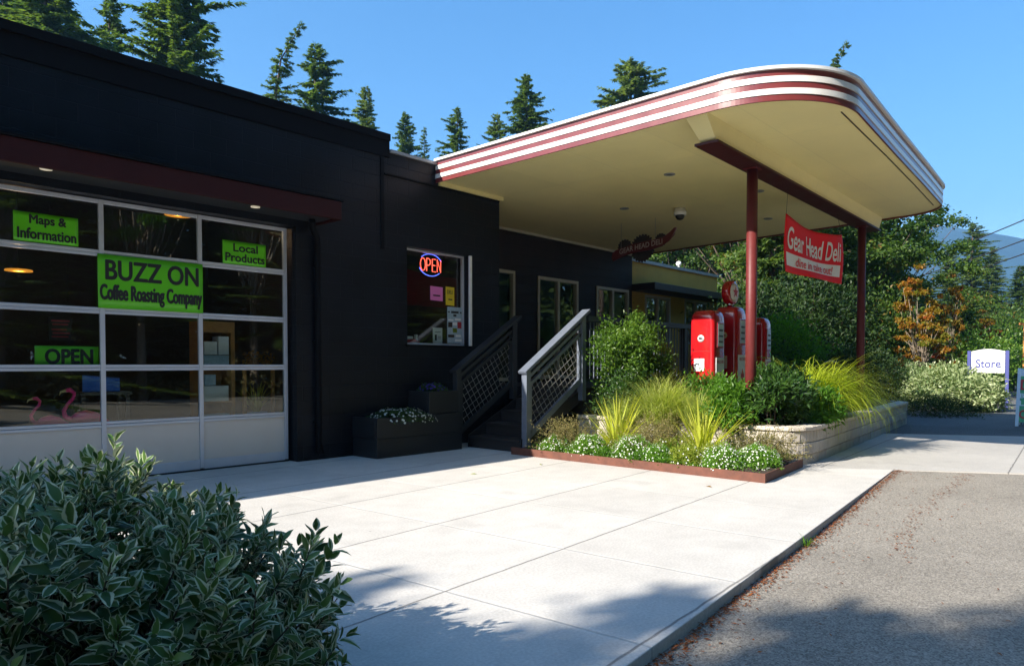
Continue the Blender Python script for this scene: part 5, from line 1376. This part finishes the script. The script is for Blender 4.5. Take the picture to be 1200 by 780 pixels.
# ------------------------------------------------------------------ trees
def conifer_data(seed, H, Rm, z0=0.12, nb=190, droop=0.5, lean=0.0, sparse=1.0, spray=(0.30,0.55), wd=0.34, power=0.72):
    r_ = np.random.default_rng(seed)
    P,D,Nn,L,W = [],[],[],[],[]
    br = MB()
    leanv = np.array([math.cos(seed),math.sin(seed),0])*lean
    def axis(z): return np.array([0,0,z]) + leanv*max(0,(z/H-0.82))**2*H*2.0
    for i in range(nb):
        t = ((i+r_.random())/nb)**0.92
        z = H*(z0+(1-z0)*t)
        Lb = Rm*(1-t)**power*r_.uniform(0.38,1.2)+0.18
        if r_.random() < 0.12: Lb *= 1.25
        az = i*2.39996+r_.normal(0,0.5)
        Lb *= 1+0.32*math.sin(az+seed*1.7)
        if r_.random() < 0.05: Lb *= 1.4
        h = np.array([math.cos(az),math.sin(az),0]); up = 0.35*t-0.12+r_.normal(0,0.17); dr = droop*r_.uniform(0.5,1.2)*(1-0.6*t)
        b0 = axis(z)
        q = lambda s: b0 + h*s*Lb + np.array([0,0,1])*(up*s*Lb - dr*s*s*Lb*0.6 + 0.22*dr*s**4*Lb)
        if Lb > 0.8: br.tube([q(0),q(0.35),q(0.7)],[0.012*Lb+0.01,0.008*Lb+0.006,0.008],4,caps=False)
        m = int(Lb*sparse/0.05)+8
        ss = np.sort(r_.uniform(0.12,1.0,m)); side = np.array([-h[1],h[0],0])
        for s in ss:
            p = q(s); taper = 1-0.55*s
            for sg in (-1,1):
                d = h*r_.uniform(0.45,0.9)+side*sg*r_.uniform(0.3,1.0)+np.array([0,0,r_.normal(-0.16,0.2)])
                P.append(p); D.append(d); Nn.append(np.array([0,0,1])+r_.normal(0,0.4,3)); l=r_.uniform(*spray)*taper*min(1,0.5+Lb*0.4); L.append(l); W.append(l*wd*r_.uniform(0.7,1.2))
            if r_.random()<0.6:
                P.append(p); D.append(h*0.5+np.array([0,0,-0.7])+r_.normal(0,0.3,3)); Nn.append(h+r_.normal(0,0.4,3)); l=r_.uniform(*spray)*0.7*taper; L.append(l); W.append(l*wd)
    for k in range(14):
        P.append(axis(H*(0.985+0.015*k/14))); D.append(np.array([r_.normal(0,0.35),r_.normal(0,0.35),1.0])); Nn.append(r_.normal(0,1,3)); L.append(r_.uniform(0.2,0.4)); W.append(0.04)
    P,D,Nn=np.array(P),np.array(D),np.array(Nn); n=len(P)
    V,F=leaves(P,D,Nn,np.array(L),np.array(W),0.12,0.12,0.4)
    tr=MB(); tr.tube([axis(H*s) for s in (0,0.2,0.4,0.6,0.8,0.9,1.0)],[H*0.014*(1-s)**0.9+0.012 for s in (0,0.2,0.4,0.6,0.8,0.9,1.0)],9)
    tr.v+= [] 
    b=len(tr.v); tr.v+=br.v; tr.f+=[tuple(i+b for i in f) for f in br.f]; tr.m+=br.m; tr.sm+=br.sm
    return V,F,np.repeat(np.clip(r_.normal(0.45,0.24,n),0,1),4),tr
def maple_data(seed, H, Rc, zc, rz, clumps=170, per=120, leaf=(0.13,0.20), trunk=0.17, multi=1):
    r_ = np.random.default_rng(seed)
    c=np.array([0,0,zc]); rad=np.array([Rc,Rc,rz])
    d=rnd_dir(r_,clumps,0.15); rr=r_.uniform(0.35,1.0,clumps)**0.6*(1+r_.normal(0,0.12,clumps)); cc=c+d*rr[:,None]*rad
    n=clumps*per; k=np.repeat(np.arange(clumps),per); cr=r_.uniform(0.38,0.72,clumps)*Rc/4.5
    off=r_.normal(0,0.55,(n,3))*cr[k][:,None]; off[:,2]*=0.42
    P=cc[k]+off; P[:,2]=np.maximum(P[:,2],0.15)
    out=unit(P-c)
    D=unit(out*0.5+r_.normal(0,0.6,(n,3))+np.array([0,0,-0.35])); Nn=unit(out*0.35+r_.normal(0,0.45,(n,3))+np.array([0,0,0.85]))
    L=r_.uniform(*leaf,n); V,F=leaves(P,D,Nn,L,L*r_.uniform(0.65,0.95,n),0.15,0.15,0.5)
    ct=r_.normal(0,0.22,clumps); tn=np.clip(r_.normal(0.40,0.17,n)+ct[k],0,1)
    tr=MB()
    forks=[]
    for m_ in range(multi):
        a=r_.uniform(0,6.28); lean=0.25*(multi>1)
        top=np.array([math.cos(a)*Rc*lean,math.sin(a)*Rc*lean,zc*0.75]); base=np.array([math.cos(a)*trunk*1.2*(multi>1),math.sin(a)*trunk*1.2*(multi>1),-0.1])
        tr.tube([base,(base+top)/2+r_.normal(0,0.08,3),top,np.array([top[0],top[1],zc+rz*0.5])],[trunk,trunk*0.75,trunk*0.5,trunk*0.15],9); forks.append((base,top))
    for i in r_.choice(clumps,min(clumps,46),replace=False):
        b,t_=forks[i%len(forks)]; s=b+(t_-b)*r_.uniform(0.45,1.0); q=cc[i]; mid=(s+q)/2+np.array([0,0,-0.06*np.linalg.norm(q-s)])
        tr.tube([s,mid,q],[trunk*0.32,trunk*0.17,0.012],5,caps=False)
    return V,F,np.repeat(tn,4),tr
TREES={}
def tree(kind, key, data, fm, bm, loc, rot, scale, label, group, cat='tree', name=None):
    """first of a key builds the meshes; later ones are copies of the root and its parts"""
    if key not in TREES:
        V,F,tone,tr=data()
        t=thing(name or kind,(0,0,0),label,cat,group)
        np_mesh('crown',V,F,M[fm],t,attrs={'tone':tone}); tr.build('trunk',M[bm],t)
        TREES[key]=t
    else: t=copy_tree(TREES[key])
    t.location=loc; t.rotation_euler=(0,0,rot); t.scale=scale if hasattr(scale,'__len__') else (scale,)*3
    t['label']=label; t['group']=group; t['category']=cat
    return t
CA,SA=math.cos(YAW),math.sin(YAW)
def spot(bearing, dist):      # ground point at a bearing (tangent right of the view axis) and distance
    return (dist*(CA+SA*bearing), dist*(SA-CA*bearing), -0.1)
con = {'fir_a':lambda:conifer_data(1,24,4.4,0.15,400,0.55,0.0,1.15,(0.34,0.62)),'fir_b':lambda:conifer_data(2,24,4.2,0.15,300,0.75,0.0,1.1,(0.34,0.64)),
       'hemlock':lambda:conifer_data(3,24,3.4,0.15,220,1.0,1.2,1.1,(0.34,0.62),0.28,0.85),'fir_c':lambda:conifer_data(4,24,5.0,0.12,430,0.4,0.0,1.15,(0.34,0.62),0.34,0.66),'wide_fir':lambda:conifer_data(6,24,5.6,0.12,360,0.15,0.0,1.1,(0.36,0.64),0.36,0.5)}
g1='conifers rising behind the dark building'
def con_at(px, top_y, key, label, group=g1, rot=0.0, Ht=None, wid=1.0, fm='fir', dist=None):
    if dist is None: dist=(24.0-1.3)*831/(427-top_y)
    h=1.3+dist*(427-top_y)/831+0.1
    tree('conifer',key+('' if fm=='fir' else '_p'),con[key],fm,'bark',spot((px-600)/831,dist),rot,(wid*h/24,wid*h/24,h/24),label,group)
con_at(62,-70,'fir_c','broad dense conifer above the near end of the dark parapet',rot=0.3,wid=1.35)
con_at(12,-60,'fir_a','dark conifer behind the broad one at the edge of the view',rot=1.3,wid=1.1,dist=44)
con_at(134,-4,'fir_b','dark slim conifer leaning close behind the broad dense one',rot=2.1,wid=0.95)
con_at(212,-75,'fir_a','tall bushy conifer standing alone above the parapet',rot=4.4,wid=1.25)
con_at(326,32,'hemlock','slim hemlock with a bent tip above the dark parapet',rot=2.5,wid=0.95)
con_at(372,57,'fir_b','conifer with long ragged side branches above the dark parapet',rot=0.4,wid=1.25)
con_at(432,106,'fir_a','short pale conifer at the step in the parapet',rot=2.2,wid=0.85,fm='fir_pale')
con_at(476,136,'fir_c','small dark conifer over the low coping, larger of two',rot=3.3,wid=0.8)
con_at(498,160,'hemlock','small dark conifer over the low coping, smaller of two',rot=1.0,wid=0.95)
con_at(537,130,'fir_b','conifer with a bare spiky top at the start of the striped fascia',rot=4.0,wid=1.0)
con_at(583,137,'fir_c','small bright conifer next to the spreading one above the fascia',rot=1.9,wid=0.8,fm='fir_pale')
con_at(617,92,'fir_a','spreading conifer above the striped fascia',rot=0.9,wid=1.2)
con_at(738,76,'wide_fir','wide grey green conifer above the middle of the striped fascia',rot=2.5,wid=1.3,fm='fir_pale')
con_at(958,60,'hemlock','conifer tip just showing above the rounded canopy corner',rot=2.0,wid=0.9)
# broadleaf trees beyond the canopy
mp={'maple_a':lambda:maple_data(11,11,4.6,6.2,5.0,150,190,trunk=0.2,multi=2),'maple_b':lambda:maple_data(12,9,3.8,5.0,4.2,120,180,trunk=0.16,multi=2)}
g2='broadleaf trees beyond the canopy'
def map_at(px,dist,key,s,rot,label,zs=1.0):
    tree('maple',key,mp[key],'maple','bark',spot((px-600)/831,dist),rot,(s,s,s*zs),label,g2)
map_at(965,29,'maple_a',0.95,0.0,'big dark maple framed between the two canopy posts',0.86)
map_at(1026,35,'maple_a',0.84,2.0,'big maple with browning leaves at the free edge of the canopy',1.0)
map_at(900,33,'maple_b',1.1,1.2,'dense maple behind the petrol pumps',1.1)
map_at(800,40,'maple_a',1.0,4.2,'maple crown above the ochre building roof')
map_at(852,45,'maple_b',1.05,3.3,'maple behind the end of the ochre building')
map_at(745,46,'maple_b',1.2,5.3,'maple half hidden by the pepper sign and soffit')
skirt=lambda:conifer_data(9,12,3.6,0.03,230,0.6,0.0,0.9,(0.35,0.65),0.36,0.8)
for px,dd,sc,rt,lab in ((903,24.5,0.78,0.3,'dark conifer with branches to the ground behind the last pump'),(982,27.5,0.80,2.0,'dark conifer with branches to the ground by the far canopy post'),(1042,33,0.60,4.1,'low dark conifer behind the orange vine maple')):
    tree('conifer','skirt',skirt,'fir','bark',spot((px-600)/831,dd),rt,sc,lab,'dark conifers with low branches beyond the canopy')
# hazy conifers towards the mountain
g3='conifers by the road towards the mountain'
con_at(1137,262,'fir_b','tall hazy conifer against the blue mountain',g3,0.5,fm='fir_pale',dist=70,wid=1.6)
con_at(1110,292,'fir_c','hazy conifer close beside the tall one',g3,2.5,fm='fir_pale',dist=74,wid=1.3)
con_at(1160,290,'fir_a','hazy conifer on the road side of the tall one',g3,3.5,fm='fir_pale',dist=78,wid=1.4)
con_at(1128,335,'wide_fir','dense green conifer in front of the hazy ones',g3,1.5,dist=46,wid=1.7)
con_at(1085,330,'fir_c','dense dark conifer beside the browning maple',g3,0.2,dist=44,wid=1.9)
con_at(1193,312,'fir_a','conifer at the road bend beyond the teal awning',g3,4.5,dist=64,wid=1.7)
con_at(1222,300,'fir_c','large conifer beyond the sandwich board, at the edge of view',g3,5.5,dist=58,wid=1.6)
con_at(1165,345,'fir_b','middle distance conifer behind the white store sign',g3,5.0,dist=55,wid=1.7)
# orange vine maples
vm=lambda:maple_data(21,4,0.95,2.5,1.95,85,75,(0.08,0.13),0.045,2)
g4='orange vine maples behind the pale shrub'
vb='vine_maple'
tree(vb,'vine_a',vm,'vine_maple','bark_pale',spot((1076-600)/831,23.2),0.3,(0.85,0.85,0.98),'orange leaved vine maple on a pale trunk near the dark shrubs',g4)
tree(vb,'vine_a',vm,'vine_maple','bark_pale',spot((1112-600)/831,28),2.0,(0.6,0.6,1.05),'taller thin vine maple turning orange behind the pale shrub',g4)
tree(vb,'vine_a',vm,'vine_maple','bark_pale',spot((1152-600)/831,34),4.0,(0.95,0.95,0.85),'low orange vine maple behind the store sign',g4)
# understory
leafy('pale_shrub','large cream and green variegated shrub in front of the store sign','shrub',(23.3,4.55,0.58),(1.1,1.15,0.60),7500,(0.08,0.13,0.035,0.06),M['variegated'],101,90,14,zbase=-0.05,sharp=0.30)
leafy('pale_shrub','lower cream variegated shrub at the road end of the large pale one','shrub',(23.6,3.65,0.34),(0.8,0.55,0.36),3600,(0.08,0.13,0.035,0.06),M['variegated'],113,50,8,zbase=-0.05,sharp=0.30)
leafy('pale_shrub','green variegated shrub in half shade beside the orange vine maple','shrub',(24.2,5.75,0.62),(1.0,0.8,0.62),4600,(0.08,0.13,0.035,0.06),M['variegated'],102,60,12,zbase=-0.05,sharp=0.30)
leafy('low_hedge','low dark spreading evergreen along the side driveway','hedge',(20.6,4.15,0.14),(1.0,1.0,0.30),4200,(0.05,0.09,0.012,0.02),M['dark_shrub'],103,60,6,zbase=-0.05,flat=0.6)
leafy('dark_filler_shrub','tall dark shrub below the far canopy post','shrub',(19.8,6.4,0.9),(1.2,1.0,1.0),4200,(0.07,0.12,0.03,0.05),M['dark_shrub'],104,60,10,zbase=-0.1)
leafy('dark_filler_shrub','dark shrub in front of the orange vine maple','shrub',(22.6,6.2,0.75),(1.0,0.9,0.85),3600,(0.07,0.12,0.03,0.05),M['dark_shrub'],105,50,10,zbase=-0.1)
leafy('understory_shrub','dark green bank of shrubs behind the last petrol pump','shrub',(19.5,8.4,1.6),(1.8,1.4,1.8),7000,(0.10,0.17,0.05,0.08),M['dark_shrub'],106,80,14,zbase=-0.1)
leafy('understory_shrub','dense green shrub between the posts under the big maple','shrub',(22.8,8.2,1.9),(2.0,1.6,2.2),7500,(0.11,0.18,0.05,0.09),M['dark_shrub'],107,90,14,zbase=-0.1)
leafy('understory_shrub','green shrub under the browning maple','shrub',(28.0,8.2,1.9),(2.4,1.8,2.2),8000,(0.12,0.2,0.06,0.1),M['maple'],108,90,14,zbase=-0.1)
leafy('understory_shrub','dark shrub beside the ochre building end','shrub',(22.5,10.6,1.8),(1.3,1.2,2.0),5000,(0.10,0.17,0.05,0.08),M['dark_shrub'],109,60,12,zbase=-0.1)
leafy('understory_shrub','bank of green bushes beyond the teal awning','shrub',(44,5.5,1.3),(3,3.0,1.6),7000,(0.14,0.24,0.07,0.12),M['shrub'],110,80,10,zbase=-0.1)
leafy('understory_shrub','yellow green bush behind the store sign','shrub',(33,5.4,1.2),(1.6,1.5,1.3),5000,(0.10,0.16,0.05,0.08),M['shrub'],111,60,10,zbase=-0.1)
leafy('understory_shrub','dark green hedge row closing the view along the road','shrub',(62,10,2.0),(5,6.0,2.6),9000,(0.2,0.35,0.1,0.18),M['maple'],112,110,10,zbase=-0.1)

# trees beside the road to the left of the building: their shade lies over the near pavement
g5='roadside trees before the building'
mc=lambda:maple_data(14,10,2.5,7.2,3.0,190,170,(0.12,0.19),0.16,1)
for yy,zs,lab in ((4.55,1.0,'compact maple nearest the building corner, shading the near shrub'),(1.7,1.02,'compact maple in the middle of the verge row before the building'),(-1.2,0.98,'compact maple at the road end of the verge row before the building')):
    tree('maple','maple_c',mc,'maple','bark',(-12.6,yy,-0.1),yy,(1.0,1.08,zs),lab,g5)

# the wood across the road, mirrored in the glass door
g6='conifers across the road mirrored in the glass'
ks=list(con.keys())
for k,(x,y) in enumerate(((-22,-17),(-15,-21),(-9,-15.5),(-4,-19),(1,-15),(5,-18.5),(9.5,-15),(14,-19),(19,-15.5),(25,-18),(31,-16),(38,-19))):
    key=ks[k%5]
    tree('conifer',key,con[key],'fir','bark',(x,y,-0.1),k*1.1,(1.5,1.5,0.62+0.09*(k%4)),
         'conifer number %s along the far verge across the road'%['one','two','three','four','five','six','seven','eight','nine','ten','eleven','twelve'][k],g6)

for k,(x,y,zs) in enumerate(((-6,-12.6,1.2),(-1.5,-13.2,1.35),(2.6,-12.4,1.25),(6.4,-13.4,1.4),(11,-12.8,1.2),(16,-13.2,1.3))):
    tree('broadleaf_tree','maple_p',lambda:maple_data(15,10,2.6,8.0,3.0,70,120,trunk=0.2),'lime','bark_pale',(x,y,-0.1),k*1.3,(1,1,zs),'pale trunked tree number %s along the verge across the road'%['one','two','three','four','five','six'][k],'pale trunked trees across the road',name='broadleaf_tree')
r_=np.random.default_rng(78); n=16000
x=r_.uniform(-30,45,n); P=np.stack([x,-13.5+r_.normal(0,0.7,n),np.abs(r_.normal(0,0.55+0.3*np.sin(x*0.9),n))],1)
V,F=leaves(P,unit(r_.normal(0,1,(n,3))+np.array([0,0,0.5])),unit(r_.normal(0,0.6,(n,3))+np.array([0,0.5,0.7])),r_.uniform(0.15,0.35,n),r_.uniform(0.08,0.18,n))
tag(np_mesh('verge_undergrowth',V,F,M['heather'],attrs={'tone':np.repeat(r_.random(n),4)}),'brownish undergrowth along the far verge of the road','undergrowth',kind='stuff')
def wood_mass():
    r_ = np.random.default_rng(77); n=60000
    x = r_.uniform(-45,60,n); y=-19+r_.normal(0,1.5,n); z=r_.uniform(0,1,n)**1.1*(20+2.5*np.sin(x*0.5)+1.5*np.sin(x*1.3))
    P=np.stack([x,y,np.maximum(z,0.05)],1); D=unit(r_.normal(0,1,(n,3))); Nn=unit(r_.normal(0,0.6,(n,3))+np.array([0,0.6,0.5]))
    V,F=leaves(P,D,Nn,r_.uniform(0.6,1.3,n),r_.uniform(0.35,0.7,n))
    o=np_mesh('wood_beyond_road',V,F,M['fir'],attrs={'tone':np.repeat(np.clip(r_.normal(0.35,0.2,n),0,1),4)})
    tag(o,'dense wood along the far side of the road mirrored in the glass','wood',kind='stuff')
wood_mass()

# ------------------------------------------------------------------ wires, ridge
def pole(px,dist,label):
    p=spot(px,dist); t=thing('utility_pole',p,label,'utility pole','utility poles')
    MB().tube([(p[0],p[1],-0.1),(p[0],p[1],10.2)],[0.15,0.11],12).build('pole',M['bark'],t)
    MB().bar((p[0]-0.35,p[1]-1.0,9.6),(p[0]+0.35,p[1]+1.0,9.6),0.1,0.12).build('cross_arm',M['bark'],t)
    return p
pa=pole(0.98,22,'wooden utility pole at the road side, out past the sandwich board'); pb_=pole(0.40,62,'wooden utility pole among the trees beyond the canopy')
for k,(za,zb,lab) in enumerate(((8.4,7.6,'topmost overhead cable crossing in front of the mountain'),(7.5,6.8,'middle overhead cable crossing in front of the mountain'),(6.9,6.2,'lowest overhead cable crossing in front of the mountain'))):
    a=Vector((pa[0],pa[1],za)); b=Vector((pb_[0],pb_[1],zb)); path_=[]
    for i in range(25):
        s=i/24; p=a.lerp(b,s); p.z-=4*0.9*s*(1-s); path_.append(p)
    tag(MB().tube(path_,0.028,6).build('overhead_cable',M['cable'],loc=tuple(a)),lab,'cable','overhead cables')
# forested mountain ridge
r_=np.random.default_rng(9); nx,ny=140,22
V=[]
for i in range(nx):
    b=-0.6+3.4*i/(nx-1)
    prof_=np.interp(b,[-0.6,0.0,0.42,0.53,0.60,0.66,0.72,0.80,1.0,1.5,2.8],[190,220,250,276,284,274,258,238,218,208,170])
    for j in range(ny):
        t=j/(ny-1); dist=1250+520*t
        hgt=prof_*(1770/1500)*1.02*math.sin(min(1,t)*math.pi/2)**0.9+ (r_.normal(0,2.0) if j else 0)+10*math.sin(b*9+t*5)*t*(1-t)*2
        x_,y_,_=spot(b,dist); V.append((x_,y_,-3+hgt))
id_=np.arange(nx*ny).reshape(nx,ny); F_=np.stack([id_[:-1,:-1],id_[1:,:-1],id_[1:,1:],id_[:-1,1:]],-1).reshape(-1,4)
tag(np_mesh('mountain',V,F_,M['mountain'],smooth=True),kind='structure')

# ------------------------------------------------------------------ air
hz=bpy.data.materials.new('haze'); hz.use_nodes=True
nt=hz.node_tree; nt.nodes.remove(nt.nodes['Principled BSDF'])
pv=nt.nodes.new('ShaderNodeVolumePrincipled'); pv.inputs['Color'].default_value=(0.22,0.54,1.0,1); pv.inputs['Density'].default_value=0.0004; pv.inputs['Anisotropy'].default_value=0.2
nt.links.new(pv.outputs[0],nt.nodes['Material Output'].inputs['Volume'])
tag(MB().box(-2430,2430,-2430,2430,-1.13,480).build('haze',hz),'pale blue air thickening towards the mountain','haze',kind='stuff')
